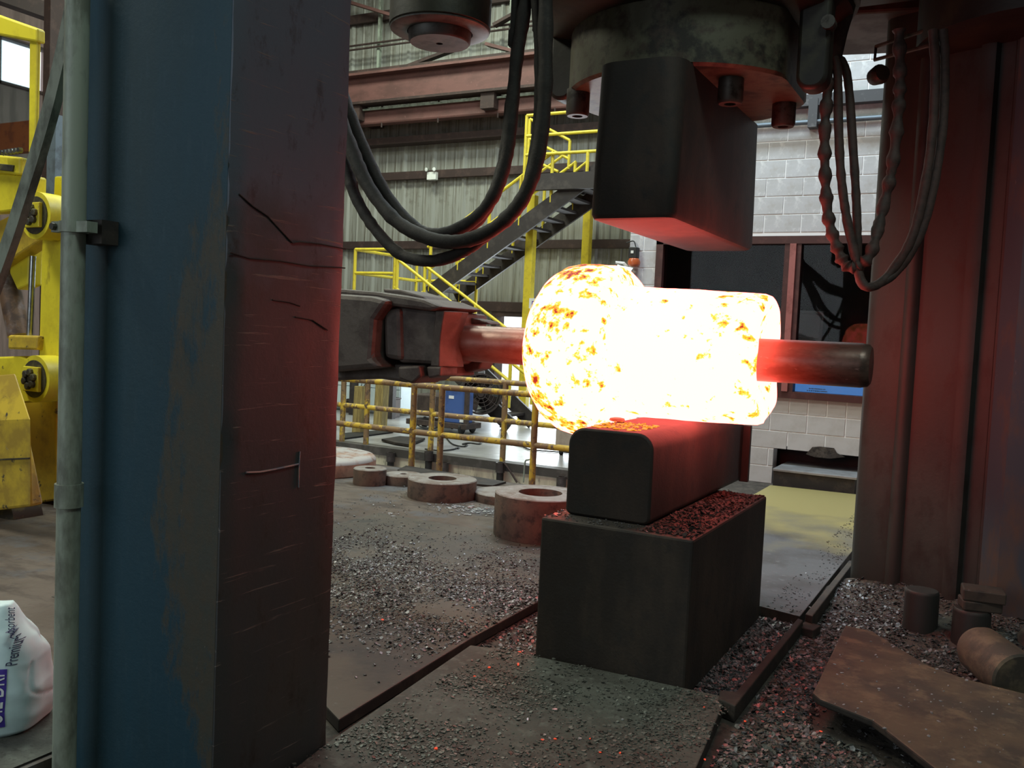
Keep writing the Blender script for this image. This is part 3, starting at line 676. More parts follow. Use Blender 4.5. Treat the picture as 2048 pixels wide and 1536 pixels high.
# ================================================================== THINGS ON THE PLATFORM
for i, (px, yb, yt, wd_) in enumerate(((718, 866, 772, 25), (760, 854, 760, 24))):
    g0 = pz(px, yb); d = g0.y; top = pY(px+3, yt, d).z; hw = .5*wd_*d/1809*1.05
    mb = MB().hexa([(g0.x-hw, d-hw, 0), (g0.x+hw, d-hw, 0), (g0.x+hw, d+hw, 0), (g0.x-hw, d+hw, 0)], [(g0.x-hw+.02, d-hw, top), (g0.x+hw+.02, d-hw, top+.01), (g0.x+hw+.02, d+hw, top), (g0.x-hw+.02, d+hw, top-.01)])
    o = empty('timber_post', (g0.x, d, 0), ('square timber post with a splintered top on the platform', 'square clean-topped timber post on the platform beside the splintered one')[i], 'timber')
    part('timber', mb, m_wood, o, bevel=.008)
    if i == 0:
        sp = MB()
        for k in range(7):
            a_ = (g0.x-hw+.02+k*.024, d-hw+random.uniform(.02, .08), top-.01); sp.tube([a_, (a_[0]+random.uniform(-.03, .03), a_[1], top+random.uniform(.03, .07))], [.008, .002], 5)
        part('splinters', sp, m_edge, o)
# pale cabinet against the siding
p0, p1 = pY(640, 826, 13.2), pY(800, 826, 13.2)
pc = empty('storage_cabinet', (p0.x, 13.2, 0), 'long low pale blue cabinet at the back of the platform', 'cabinet')
part('cabinet_body', MB().box((p0.x-1.0, 13.2, .06), (p1.x, 13.7, .95)), m_pale, pc, bevel=.01)
for k in range(3):
    xa = p1.x-.85*(k+1); part('door', MB().box((xa+.015, 13.175, .48), (xa+.835, 13.2, .93)), m_pale, pc); part('drawer', MB().box((xa+.015, 13.175, .09), (xa+.835, 13.2, .465)), m_pale, pc)
for k, (x0, x1, y0, y1) in enumerate(((684, 706, 800, 832), (772, 790, 796, 824))):
    a_, b_ = pY(x0, y1, 12.95), pY(x1, y0, 12.95)
    thing('steel_bin', MB().box((a_.x, 12.95, 0), (b_.x, 13.12, b_.z)).box((a_.x-.015, 12.935, b_.z-.03), (b_.x+.015, 13.13, b_.z)), m_brown, ('dark brown bin before the pale cabinet near the column', 'dark brown bin before the pale cabinet beside a timber post')[k], 'bin', (a_.x, 12.95, 0), bevel=.01)
# welding cart with blue cabinet
g0, g1 = pz(800, 868), pz(930, 874)
cyy = 11.75; cx0, cx1 = pY(815, 850, cyy).x, pY(936, 850, cyy).x
zz = lambda px, py: pY(px, py, cyy).z
ct = empty('welding_cart', ((cx0+cx1)/2, cyy, 0), 'wheeled cart with a bright blue cabinet behind the guard rails', 'cart')
zb1, zb2 = zz(900, 856), zz(900, 845)
part('cart_base', MB().box((cx0, cyy-.05, zb1), (cx1, cyy+.4, zb2)), m_brown, ct, bevel=.008)
bx = pY(886, 820, cyy).x
part('blue_cabinet', MB().box((bx, cyy, zb2), (cx1-.07, cyy+.25, zz(900, 778))), m_blue, ct, bevel=.012, label='bright blue cabinet side')
part('cart_post', MB().box((cx1-.065, cyy-.03, zb2), (cx1-.005, cyy+.03, zz(900, 775))), m_brown, ct)
part('brown_housing', MB().box((cx0+.08, cyy-.02, zb2+.08), (bx-.02, cyy+.65, zz(860, 790))), m_brown, ct, bevel=.02, label='dark brown housing')
part('name_plate', MB().box((bx+.1, cyy-.006, zz(900, 797)), (bx+.19, cyy, zz(900, 791))), m_white, ct)
part('white_label', MB().box((cx1-.15, cyy-.008, zb2+.02), (cx1-.08, cyy-.001, zb2+.09)), m_white, ct)
for xx in (cx0+.1, cx1-.12):
    for yy in (cyy+.02, cyy+.34):
        cs = part('caster', MB().lathe((xx-.025, yy, .09), (1, 0, 0), [(0, .075), (.01, .09), (.04, .09), (.05, .075)], 16), m_black, ct, smooth=40)
        part('caster_fork', MB().box((xx-.04, yy-.03, .10), (xx+.04, yy+.03, zb1)), m_brown, cs)
part('cable_loop', MB().tube(spline([(cx0+.2, cyy-.02, zb1), (cx0+.3, cyy-.06, .06), (cx0+.5, cyy-.06, .05), (cx0+.6, cyy-.02, zb1)]), .012, 6), m_black, ct)
# big drum fan
fc = pY(962, 788, 12.35); axd = Vector((.62, -.78, .05)).normalized(); Rf = .315
fan = empty('drum_fan', (fc.x, fc.y, 0), 'big sooty black drum fan tilted on its stand behind the cart', 'fan')
L_ = .60
part('drum', MB().lathe(fc-axd*L_, axd, [(0, Rf*.93), (.04, Rf*.97), (L_-.06, Rf*.97), (L_-.03, Rf*1.05), (L_, Rf*1.05), (L_, Rf*.96), (.06, Rf*.90), (.02, Rf*.86)], 36, closed=True), m_fan, fan, smooth=40)
gr_ = MB()
a_ = axd.orthogonal().normalized(); b_ = axd.cross(a_)
for r_ in (.25, .45, .65, .85):
    gr_.tube([fc+axd*.01+(a_*math.cos(t)+b_*math.sin(t))*Rf*r_ for t in np.linspace(0, 2*PI, 25)], .005, 5)
for k in range(10):
    t = k*PI/5; gr_.tube([fc+axd*.012+(a_*math.cos(t)+b_*math.sin(t))*Rf*.2, fc+axd*.012+(a_*math.cos(t)+b_*math.sin(t))*Rf*.98], .005, 5)
part('guard', gr_, m_brown, fan, kind='stuff')
part('hub', MB().lathe(fc-axd*.22, axd, [(0, .10), (.16, .09), (.2, .05)], 18), m_brown, fan, smooth=40)
for k in range(4):
    t = k*PI/2+.4; r0 = (a_*math.cos(t)+b_*math.sin(t)); tn = axd.cross(r0)
    part('blade', MB().hexa([fc-axd*.2+r0*.09-tn*.04, fc-axd*.12+r0*.09+tn*.05, fc-axd*.115+r0*.09+tn*.05, fc-axd*.195+r0*.09-tn*.04],
                            [fc-axd*.2+r0*.27-tn*.10, fc-axd*.12+r0*.27+tn*.10, fc-axd*.115+r0*.27+tn*.10, fc-axd*.195+r0*.27-tn*.10]), m_brown, fan)
side = axd.cross(Vector((0, 0, 1))).normalized()
for s_ in (-1, 1):
    q = fc-axd*.3+side*s_*Rf*1.04
    part('leg', MB().tube([q, q+side*s_*.06-Vector((0, 0, .2)), (q.x+side.x*s_*.1+axd.x*.22, q.y+side.y*s_*.1+axd.y*.22, .02)], .02, 8), m_brown, fan)
    part('leg', MB().tube([q, (q.x+side.x*s_*.1-axd.x*.22, q.y+side.y*s_*.1-axd.y*.22, .02)], .02, 8), m_brown, fan)
part('motor_box', MB().box((fc.x-.55, fc.y+.2, fc.z+.10), (fc.x-.20, fc.y+.45, fc.z+.36)), m_fan, fan, bevel=.02)
fan['label'] = 'big sooty black drum fan tilted on its stand behind the cart'
# beige cart by the block
a_, b_ = pY(1110, 890, 10.75), pY(1175, 862, 10.75)
bc = empty('tool_cart', (a_.x, 10.75, 0), 'low beige cart with one small wheel beside the hot piece', 'cart')
part('cart_box', MB().box((a_.x, 10.75, a_.z), (b_.x+.3, 11.2, b_.z+.05)), m_beige, bc, bevel=.01)
part('wheel', MB().lathe((a_.x+.05, 10.85, .09), (1, .3, 0), [(-.025, .07), (-.02, .09), (.02, .09), (.025, .07)], 16), m_black, bc, smooth=40)
part('wheel_fork', MB().box((a_.x+.01, 10.82, .09), (a_.x+.09, 10.88, a_.z)), m_brown, bc)
part('wheel', MB().lathe((b_.x+.2, 10.85, .09), (1, .3, 0), [(-.025, .07), (-.02, .09), (.02, .09), (.025, .07)], 16), m_black, bc, smooth=40)
# hatch plate, mat and cables on the platform floor
hp = [pz(*c, .012) for c in ((763, 882), (800, 876), (850, 880), (818, 893), (790, 889))]
thing('hatch_plate', MB().prism(hp, (0, 0, .03)), m_edge, 'dark diamond-shaped steel plate lying on the platform floor', 'plate', (hp[0].x, hp[0].y, 0))
hp = [pz(*c, .01) for c in ((684, 868), (788, 860), (786, 865), (690, 878), (684, 877))]
thing('rubber_strip', MB().prism(hp, (0, 0, .015)), m_black, 'black rubber strip across the platform floor before the timber posts', 'strip', (hp[0].x, hp[0].y, 0))
c_ = [pz(x_, y_, .012) for x_, y_ in ((885, 862), (893, 876), (905, 888), (925, 893), (935, 890), (925, 888), (940, 886), (958, 888), (962, 884), (945, 880))]
thing('floor_cable', MB().tube(spline(c_, 5), .010, 6), m_black, 'thin black cable looped on the platform floor below the cart', 'cable', c_[0], smooth=60)
c_ = [pz(x_, y_, .012) for x_, y_ in ((850, 898), (880, 901), (905, 899), (918, 894), (916, 897))]
thing('floor_cable', MB().tube(spline(c_, 5), .010, 6), m_black, 'curved black cable on the platform close to the kerb', 'cable', c_[0], smooth=60)
c_ = [pz(x_, y_, .012) for x_, y_ in ((1030, 889), (1045, 893), (1060, 899), (1090, 902), (1150, 906))]
thing('floor_cable', MB().tube(spline(c_, 5), .010, 6), m_black, 'black cable running under the beige cart wheel', 'cable', c_[0], smooth=60)
c_ = [pY(x_, y_, 9.55) for x_, y_ in ((1008, 925), (1020, 942), (1034, 965))]
thing('bent_rod', MB().tube(c_, .012, 6), m_girt, 'thin rod leaning on the pit wall below a yellow post', 'rod', c_[-1])
c_ = [pY(x_, y_, 9.55) for x_, y_ in ((1047, 965), (1050, 925), (1056, 920), (1064, 921), (1066, 945))]
thing('bent_rod', MB().tube(spline(c_, 4), .010, 6), m_galv, 'thin bent wire hook on the pit wall by a rusty post', 'rod', c_[0])

# ================================================================== FLOOR PLATES
def slab(name, poly, z1, th, mats, label, cat='plate', bevel=.006, origin=None):
    P = [Vector((p[0], p[1], z1-th)) for p in poly]
    return thing(name, MB().prism(P, (0, 0, th), 0, 1), mats, label, cat, origin or (poly[0][0], poly[0][1], z1-th), bevel=bevel)
slab('floor_plate', [(-4.6, 6.25), (-4.6, 3.2), (-3.0, 3.05), (-3.0, 2.98), (-2.40, 2.93), (-2.26, 2.85), (-2.325, 4.0), (-2.335, 5.0), (-2.33, 6.25)], 0, .056, [m_plate, m_edge], 'broad steel floor plate strewn with scale beside the column')
slab('floor_plate', [(-2.27, 3.90), (-2.16, 2.646), (-2.09, 2.2), (-.88, 2.2), (-.90, 3.27), (-.985, 4.0), (-1.6, 3.975), (-2.1, 3.945)], 0.004, .060, [m_plateB, m_edge], 'greenish speckled floor plate in front of the die blocks')
pC = slab('floor_plate', [(-2.20, 10.35), (-2.20, 5.56), (-1.18, 5.52), (-.94, 5.46), (-.93, 7.1), (-.90, 10.45)], 0.004, .062, [m_plateC, m_edge], 'long floor plate with worn yellow paint behind the die blocks')
zD = .085
dp = [pz(*c, zD) for c in ((1690, 1250), (1625, 1385), (1640, 1398), (1745, 1440), (1775, 1462), (1900, 1560), (2200, 1560), (2200, 1425), (2048, 1386), (1935, 1358), (1860, 1332), (1790, 1290), (1745, 1262))]
thing('loose_plate', MB().prism([p-Vector((0, 0, .032)) for p in dp], (0, 0, .032), 0, 1), [m_plateD, m_edge], 'thick tan rusty plate lying askew on packing near the far column', 'plate', (dp[0].x, dp[0].y, zD-.032), bevel=.008)
for k, (px, py, lab) in enumerate(((1720, 1310, 'dark packing block under the far corner of the tan plate'), (1930, 1440, 'dark packing block under the middle of the tan plate'))):
    q = pz(px, py, zD); thing('packing_block', MB().box((q.x-.1, q.y-.08, ZB), (q.x+.1, q.y+.08, zD-.0325)), m_edge, lab, 'block', (q.x, q.y, ZB), bevel=.01)
slab('steel_strip', [(-1.02, 4.02), (-1.0, 3.92), (-.915, 3.885), (-.90, 5.34), (-.935, 5.36), (-.955, 4.05)], .02, .08, [m_edge, m_edge], 'narrow dark steel strip on edge beside the die blocks', 'strip')
slab('steel_strip', [(-.905, 5.42), (-.86, 5.40), (-.845, 7.0), (-.885, 7.0)], .035, .095, [m_plate, m_edge], 'narrow steel strip on edge beside the worn yellow plate', 'strip')
slab('steel_strip', [(-.93, 5.30), (-.83, 5.28), (-.81, 5.40), (-.90, 5.44)], -.01, .05, [m_edge, m_edge], 'short steel offcut where the two strips meet', 'offcut')
# dark flat plate behind the rings
hp = [pz(*c, .0) for c in ((795, 942), (812, 934), (1012, 966), (985, 974), (830, 960))]
thing('cover_plate', MB().prism([p-Vector((0, 0, .003)) for p in hp], (0, 0, .02)), m_edge, 'dark flat cover plate behind the rusty rings at pit edge', 'plate', hp[0])
# steel box in the low opening of the block wall
q0 = pY(1534, 952, 10.2); 
zq = max(.18, q0.z)
sb_ = empty('steel_box', (q0.x, 10.2, 0), 'low grey-topped steel box in the opening of the block wall', 'box')
part('box_body', MB().box((q0.x+.01, 10.48, ZB), (-1.32, 11.6, zq-.03)), m_edge, sb_)
part('box_lid', MB().box((q0.x, 10.47, zq-.03), (-1.30, 11.6, zq)), m_grey, sb_, bevel=.006, label='pale grey lid')
struct('trim_3', MB().box((-2.4, 11.6, -.3), (-1.2, 11.7, .6)), m_dark, label='dark back of the low opening')

# ================================================================== DIES
ld = thing('anvil_block', MB().prism([(-1.955, 4.0, ZB), (-1.178, 4.0, ZB), (-1.178, 5.47, ZB), (-1.955, 5.47, ZB)], (0, 0, .688-ZB)), m_die, 'large dark square anvil block standing on the floor', 'anvil block', (-1.56, 4.7, ZB))
cut(ld, [MB().lathe((pY(1219, 1141, 4.0).x+1.56, -.75, pY(1219, 1141, 4.0).z-ZB), (0, 1, 0), [(0, .026), (.2, .026)], 20)])
bev(ld, .012, 2)
ub_o = rbox_y(-1.895, -1.445, .69, 1.135, .035, .085, 7)
ud = thing('lower_die', MB().prism([(x_, 4.15, z_) for x_, z_ in ub_o], (0, 1.75, 0)), m_die2, 'round-edged lower die block lying on the anvil block under the hot piece', 'die', (-1.67, 5.0, .69), smooth=30)
h_ = pY(1231, 944, 4.15); nt = pY(1212, 1050, 4.15)
cut(ud, [MB().lathe((h_.x+1.67, -.95, h_.z-.69), (0, 1, 0), [(0, .028), (.22, .028)], 20), MB().box((nt.x+1.67-.035, -.9, -.05), (nt.x+1.67+.03, -.80, .035))])
shade(ud.data, 32); bev(ud, .012, 2)
part('rear_die_plate', MB().box((-1.46, 5.901, .69), (-1.40, 5.94, 1.06)), m_die2, ud, bevel=.004)

# upper die with its big rounded corners
def rrect(x0, x1, y0, y1, r, z, n=6):
    out = []
    for cx, cy_, a0 in ((x1-r, y0+r, -90), (x1-r, y1-r, 0), (x0+r, y1-r, 90), (x0+r, y0+r, 180)):
        out += [Vector((cx+r*math.cos(R_(a0+90*k/n)), cy_+r*math.sin(R_(a0+90*k/n)), z)) for k in range(n+1)]
    return out
mb = MB(); rings = []
for z_, dr_, r_ in ((2.185, .03, .05), (2.192, .012, .055), (2.215, .0, .06), (2.45, 0, .07), (2.7, 0, .09), (2.965, 0, .11)):
    rings.append(rrect(-1.895+dr_, -1.443-dr_, 4.25+dr_, 5.87-dr_, r_, z_))
n = len(rings[0]); vs = [v for r_ in rings for v in r_]
mb.add(vs, [(i*n+k, i*n+(k+1) % n, (i+1)*n+(k+1) % n, (i+1)*n+k) for i in range(len(rings)-1) for k in range(n)]+[tuple(range(n-1, -1, -1)), tuple(range(len(vs)-n, len(vs)))])
thing('upper_die', mb, m_die2, 'tall dark upper die block hanging under the press ram', 'die', (-1.67, 5.05, 2.185), smooth=35)

# ================================================================== PRESS
# near column: one body, painted front, rusty side
XA, XB, YA, YB = -2.90, -2.16, 2.09, 2.655
pl = empty('press_column', (XB, YA, ZB), 'near press column with worn blue front and rusty brown side', 'press column')
cb2 = MB().prism([(XA+.03, YA, ZB), (XB-.012, YA, ZB), (XB-.012, YA+.012, ZB), (XB-.012, YB, ZB), (XA, YB, ZB), (XA, YA+.03, ZB)], (0, 0, 5.2))
part('blue_front', cb2, m_colblue, pl, label='worn blue painted front')
sd = MB()
ny, nz = 14, 90
vv = []
for j in range(nz+1):
    for i in range(ny+1):
        y_ = YA+.001+(YB-YA)*i/ny; z_ = ZB+5.2*j/nz
        nn = noise.noise(Vector((y_*6, z_*5, 2)))*.004 + (noise.noise(Vector((y_*25, z_*25, 5)))*.003 if i in (0, ny) else 0)
        x_ = XB+nn-(.006 if i in (0, ny) else 0)
        if i == 0 and noise.noise(Vector((z_*14, 1.5, 0))) > .35: x_ -= .010
        vv.append((x_, y_, z_))
ff = [(j*(ny+1)+i, j*(ny+1)+i+1, (j+1)*(ny+1)+i+1, (j+1)*(ny+1)+i) for j in range(nz) for i in range(ny)]
sd.add(vv, ff); k0 = len(sd.v)
sd.add([(XB-.014, y_, z_) for y_, z_ in ((YA+.001, ZB), (YB, ZB), (YB, ZB+5.2), (YA+.001, ZB+5.2))], [(3, 2, 1, 0)])
n1 = ny+1
loop = [0*n1+i for i in range(n1)]; sd.f.append(tuple(loop[::-1])+(k0, k0+1)); sd.m.append(0)
sd.f.append(tuple(nz*n1+i for i in range(n1))+(k0+2, k0+3)); sd.m.append(0)
sd.f.append(tuple(j*n1 for j in range(nz+1))+(k0+3, k0)); sd.m.append(0)
sd.f.append(tuple(j*n1+ny for j in range(nz, -1, -1))+(k0+1, k0+2)); sd.m.append(0)
part('rusty_side', sd, m_colbrown, pl, smooth=40, label='rusty brown side with dents')
gs = MB()
for pth, r_ in (([(492, 945), (520, 944), (548, 939), (585, 931), (597, 928)], .0035), ([(600, 903), (598, 930), (597, 975)], .003)):
    gs.tube([pX(x_, y_, XB+.0035) for x_, y_ in pth], r_, 6)
part('gouge', gs, mat('bright_gouge', (.36, .30, .28), [((.16, .22, .27), 18, .45, .7)], .5, .3), pl, label='pale gouge scraped into the side')
sg_ = MB(); 
for pth in ([(478, 388), (505, 412), (535, 432), (565, 465), (585, 486), (600, 484), (640, 488), (692, 498)], [(460, 505), (500, 517), (560, 522), (620, 532), (690, 536)], [(590, 634), (625, 640), (655, 660)], [(545, 600), (580, 605), (600, 612)]):
    sg_.tube([pX(x_, y_, XB+.002) for x_, y_ in pth], .0025, 5)
part('weld_crack', sg_, m_edge, pl, label='dark crack lines')

# far column, turned a little
c0 = Vector((-.842, 6.525, ZB)); fd = Vector((.927, -.375, 0)); bd = Vector((.375, .927, 0))
pr = empty('press_column', c0, 'far dark press column behind the hanging hoses', 'press column')
prof = []
def fpt(u, v): return c0+fd*u+bd*v
for u, v in ((.0, .9), (.0, .10), (.012, .045), (.05, .01), (.10, 0), (.28, 0), (.30, -.035), (.34, -.045), (.37, -.03), (.385, 0), (.66, 0), (.68, -.05), (.73, -.06), (.765, -.045), (.775, 0), (.86, 0), (.87, -.012), (.89, -.012), (.89, .9)):
    prof.append(fpt(u, v))
part('rusty_front', MB().prism(prof, (0, 0, 5.2)), m_colR, pr, smooth=50, label='rusty brown front with two upright ribs')
part('blue_side', MB().prism([fpt(.891, -.03), fpt(1.02, -.10), fpt(2.2, .1), fpt(2.2, .9), fpt(.891, .9)], (0, 0, 5.2)), m_colRb, pr, label='blue-grey worn side')
part('column_collar', MB().lathe(c0+fd*.95+bd*.15+Vector((0, 0, 3.52)), (0, 0, 1), [(0, .70), (.5, .70)], 40), m_press, pr, smooth=40)
cl_ = MB(); q0, q1 = pY(1752, 93, 6.3), pY(1868, 55, 6.0)
part('hose_clamp', MB().tube([q1, q0, q0-Vector((0, .02, .09)), q1-Vector((0, 0, .10))], .012, 6), m_bolt, pr)

# moving head: holder disc, flange with lobes, bolts
hd = empty('press_ram_head', (-1.67, 5.05, 2.96), 'round dark tool holder head of the press with big bolts', 'press head')
dc = Vector((-1.67, 5.05, 2.96))
mb = MB(); nseg = 56; Rr = .675
def discpt(t, z, r): 
    x_, y_ = r*math.cos(t), r*math.sin(t)
    return Vector((dc.x+max(min(x_, .60), -.66), dc.y+max(min(y_, .6), -.72), z))
vs = []
for z_, r_ in ((2.96, Rr-.02), (2.975, Rr), (3.30, Rr), (3.30, Rr+.02), (3.33, Rr+.04)):
    vs += [discpt(2*PI*k/nseg, z_, r_) for k in range(nseg)]
fs = [(i*nseg+k, i*nseg+(k+1) % nseg, (i+1)*nseg+(k+1) % nseg, (i+1)*nseg+k) for i in range(4) for k in range(nseg)]+[tuple(range(nseg-1, -1, -1)), tuple(range(4*nseg, 5*nseg))]
part('holder_disc', mb.add(vs, fs), m_holder, hd, smooth=35)
part('flange_ring', MB().lathe(dc+Vector((0, 0, .335)), (0, 0, 1), [(0, .70), (.03, .80), (.08, .86), (.34, .86)], 56), m_press, hd, smooth=35)
fp = [Vector((dc.x+.86*math.cos(t)*(1.04 if abs(math.cos(t)) > .6 else 1), dc.y+.80*math.sin(t), 3.42)) for t in np.linspace(0, 2*PI, 40, endpoint=False)]
part('ram_body', MB().prism(fp, (0, 0, 1.4)), m_press, hd, smooth=35)
for sx, z0 in ((-1, 3.14), (1, 3.02)):
    lx = pY(1143 if sx < 0 else 1632, 180, 4.95).x; z0 = pY(1150, 196, 4.8).z if sx < 0 else pY(1632, 176, 4.8).z
    lobe = rbox_y(lx-.078, lx+.078, z0, 3.62, .07, .03)
    part('guide_lug', MB().prism([(x_, 4.80, z_) for x_, z_ in lobe], (0, .14, 0)), m_press, hd, smooth=35, bevel=.02)
part('lug_pin', MB().lathe(pY(1657, 45, 4.79), (0, -1, 0), [(-.05, .035), (.02, .035)], 12), m_bolt, hd)
for (bx_, by_) in ((-1.36+.03, 4.72), (-1.18, 5.30), (-2.20, 4.72), (-2.16, 5.35)):
    bo = part('bolt', MB().lathe((bx_, by_, 2.96), (0, 0, -1), [(-.02, .066), (.115, .066), (.128, .058), (.128, .030), (.08, .028), (.08, 0.)], 24), m_bolt, hd, smooth=40)
# crosshead overhead
ch = empty('press_crosshead', (-1.4, 6.6, 3.6), 'huge dark press crosshead filling the top behind the ram', 'press head')
q0, q1 = pY(1640, 116, 6.25), pY(1760, 128, 6.7)
dd = Vector((.98, .2, 0)).normalized(); pp_ = Vector((-dd.y, dd.x, 0)); o0 = Vector((q0.x, 6.3, pY(1700, 121, 7.35).z))
P = [o0-dd*.9, o0+dd*2.4, o0+dd*2.4+pp_*.9, o0-dd*.9+pp_*.9]
part('crosshead_beam', MB().prism(P, (0, 0, 1.6)), mat('grey_brown_crosshead', (.13, .13, .12), [((.06, .05, .042), 2, .45, .7)], .6, .2), ch, bevel=.02)
part('crosshead_block', MB().box((-2.45, 4.5, 3.75), (.4, 6.2, 5.0)), m_press, ch, bevel=.05)
part('valve_block', MB().box((-2.55, 4.55, 3.50), (-2.30, 4.75, 3.95)), m_press, ch, bevel=.02)

part('hose_manifold', MB().box((-2.88, 2.655, 2.52), (-2.24, 2.70, 2.70)), m_bolt, pl, bevel=.01)
# pull-back cylinder overhead
pc_ = pY(880, 62, 4.0)
hc = empty('hydraulic_cylinder', (pc_.x, pc_.y, pc_.z), 'big upright hydraulic cylinder with grey end face hanging overhead', 'cylinder')
part('cylinder_barrel', MB().lathe(pc_, (0, 0, 1), [(.0, .250), (.012, .262), (1.6, .262)], 48), [m_press], hc, smooth=35)
part('end_plate', MB().lathe(pc_, (0, 0, 1), [(-.012, .235), (-.002, .256), (.004, .258), (.004, .17), (-.012, .17)], 48, closed=True), m_cylpl, hc, smooth=35, label='grey machined end ring')
part('rod_end', MB().lathe(pc_, (0, 0, -1), [(-.02, .168), (.055, .160), (.065, .152), (.065, .018), (.03, .016), (.03, 0)], 40), m_cylpl, hc, smooth=35, label='grey round boss with a centre hole')

# ================================================================== HOSES
def hose(lab, pts, r, m, Yd, group, knob=0, n=7, rough=.16, end=()):
    P = spline([pY(x_, y_, Yd if not isinstance(Yd, (list, tuple)) else Yd[i]) for i, (x_, y_) in enumerate(pts)]+[Vector(e) for e in end], n)
    rs = []
    for i, p in enumerate(P):
        k = 1+rough*noise.noise(Vector((i*.9, r*100, Yd[0] if isinstance(Yd, (list, tuple)) else Yd)))
        if knob: k *= 1+knob*(.55*math.sin(i*.9)+.5*noise.noise(Vector((i*.7, 3, 1))))
        rs.append(r*k)
    o = thing('hydraulic_hose', MB().tube(P, rs, 12), m, lab, 'hose', P[0], group, smooth=70)
    return o, P
g1 = 'hose bundle looping from the press head to the near column'
hose('dark hose hanging innermost in the loop beside the near column', [(1058, -60), (1046, 40), (1032, 130), (1022, 240), (1012, 320), (985, 395), (940, 445), (880, 468), (830, 455), (770, 385), (720, 280), (685, 190), (640, 60)], .034, m_hose, 4.0, g1, end=((-3.22, 3.15, 2.75), (-2.84, 2.67, 2.60)))
hose('dark hose second in the loop with a soot-crusted bend', [(1040, -60), (1036, 90), (1020, 230), (1004, 340), (968, 425), (920, 462), (862, 472), (800, 435), (745, 355), (706, 265), (670, 150), (640, 50)], .034, m_hose, 4.08, g1, end=((-3.11, 3.15, 2.75), (-2.73, 2.67, 2.60)))
hose('thickest outer hose of the loop, its underside glowing red', [(1092, -60), (1091, 60), (1090, 180), (1078, 300), (1052, 385), (1010, 440), (960, 472), (905, 484), (850, 474), (790, 440), (738, 375), (704, 300), (665, 190), (640, 90)], .037, m_hose, 3.92, g1, rough=.18, end=((-3.00, 3.15, 2.75), (-2.62, 2.67, 2.60)))
hose('lowest dark hose sagging away from the loop below the others', [(1070, -60), (1082, 160), (1066, 330), (1030, 420), (960, 480), (930, 500), (900, 514), (855, 522), (800, 508), (748, 455), (712, 395), (695, 340), (660, 240), (640, 180)], .032, m_hose, 3.97, g1, end=((-2.89, 3.15, 2.75), (-2.51, 2.67, 2.60)))
for i, (x_, y_, lab) in enumerate(((1028, 70, 'small dark hose clamp beside the inner hose top'), (1077, 40, 'dark hose fitting hanging between two hoses'))):
    c = pY(x_, y_, 4.05)
    thing('hose_fitting', MB().lathe(c, (0, 0, 1), [(-.06, .022), (-.05, .03), (.02, .03), (.03, .022), (1.0, .022)], 12), m_hose, lab, 'fitting', c, smooth=40)
g2 = 'hoses hanging before the far column'
YH = 5.15
hose('knobbly chain-like hose hanging before the block wall', [(1640, -40), (1652, 90), (1656, 160), (1650, 250), (1650, 340), (1656, 430), (1672, 490), (1692, 530), (1716, 532), (1742, 505), (1765, 420), (1785, 330), (1797, 220), (1800, 150), (1798, 60)], .030, m_hose2, [YH]*10+[YH+.12]*5, g2, knob=.42, n=14)
hose('smooth sleeved hose beside the knobbly one', [(1660, 100), (1672, 125), (1676, 170), (1677, 250), (1682, 350), (1694, 440), (1712, 520), (1722, 560), (1740, 575), (1775, 552), (1822, 480), (1850, 370), (1866, 250), (1870, 130), (1866, 60)], .024, m_hose2, [YH]*9+[YH+.1]*6, g2)
hose('smooth outer sleeved hose of the hanging loop', [(1664, 105), (1688, 130), (1698, 180), (1705, 280), (1712, 390), (1715, 480), (1716, 535), (1724, 568), (1745, 572), (1792, 545), (1840, 470), (1868, 370), (1886, 250), (1890, 130), (1886, 60)], .023, m_hose2, [YH+.05]*9+[YH+.12]*6, g2)
c = pY(1662, 110, YH+.02); thing('hose_fitting', MB().lathe(c, (.25, 0, 1), [(-.05, .04), (.0, .06), (.12, .05), (.6, .04)], 14), m_hose, 'dark hose manifold from which the red-lit hoses hang', 'fitting', c, smooth=40)
thing('hose_fitting', MB().lathe(pY(1757, 150, 5.95), (.6, -.8, 0), [(-.05, .05), (.02, .06), (.05, .045)], 16), m_press, 'round dark fitting on the edge of the far column', 'fitting', pY(1757, 150, 5.95), smooth=40)

# ================================================================== HOT PIECE, BAR, TONGS
AY, AZ = 5.0, 1.512
XL = -2.455
prof = [(.03, .05), (.02, .13), (.0, .24), (.012, .33), (.04, .40), (.09, .455), (.16, .495), (.24, .512), (.33, .512), (.42, .506), (.485, .488), (.525, .452), (.545, .412), (.555, .386), (.60, .379), (.7, .3765), (.8, .375), (.95, .372), (1.1, .368), (1.23, .364), (1.30, .360), (1.332, .348), (1.346, .318), (1.33, .26), (1.30, .19), (1.285, .14), (1.285, .05)]
P2 = []
for i in range(len(prof)-1):
    for k in range(3):
        t = k/3; P2.append((prof[i][0]*(1-t)+prof[i+1][0]*t, prof[i][1]*(1-t)+prof[i+1][1]*t))
P2.append(prof[-1])
hm = MB().lathe((XL, AY, AZ), (1, 0, 0), P2, 96)
for v in hm.v:
    d = Vector((0, v.y-AY, v.z-AZ)); r_ = d.length
    if r_ > .2:
        k = noise.noise(Vector((v.x*3, v.y*3, v.z*3)))*.010+noise.noise(Vector((v.x*11, v.y*11, v.z*11)))*.003
        if v.z < AZ-.30 and v.x > XL+.55: k = min(k, 0)
        v += d/r_*k
        if v.x > XL+1.2: v.x += noise.noise(Vector((v.y*5, v.z*5, 1)))*.03
hp_ = thing('hot_forging', hm, m_hot, 'white-hot stepped steel forging resting across the lower die', 'forging', (XL, AY, AZ), smooth=45, weld=True)
br = empty('mandrel_bar', (XL, AY, AZ), 'round steel bar run through the hot forging', 'bar')
ra = .1165
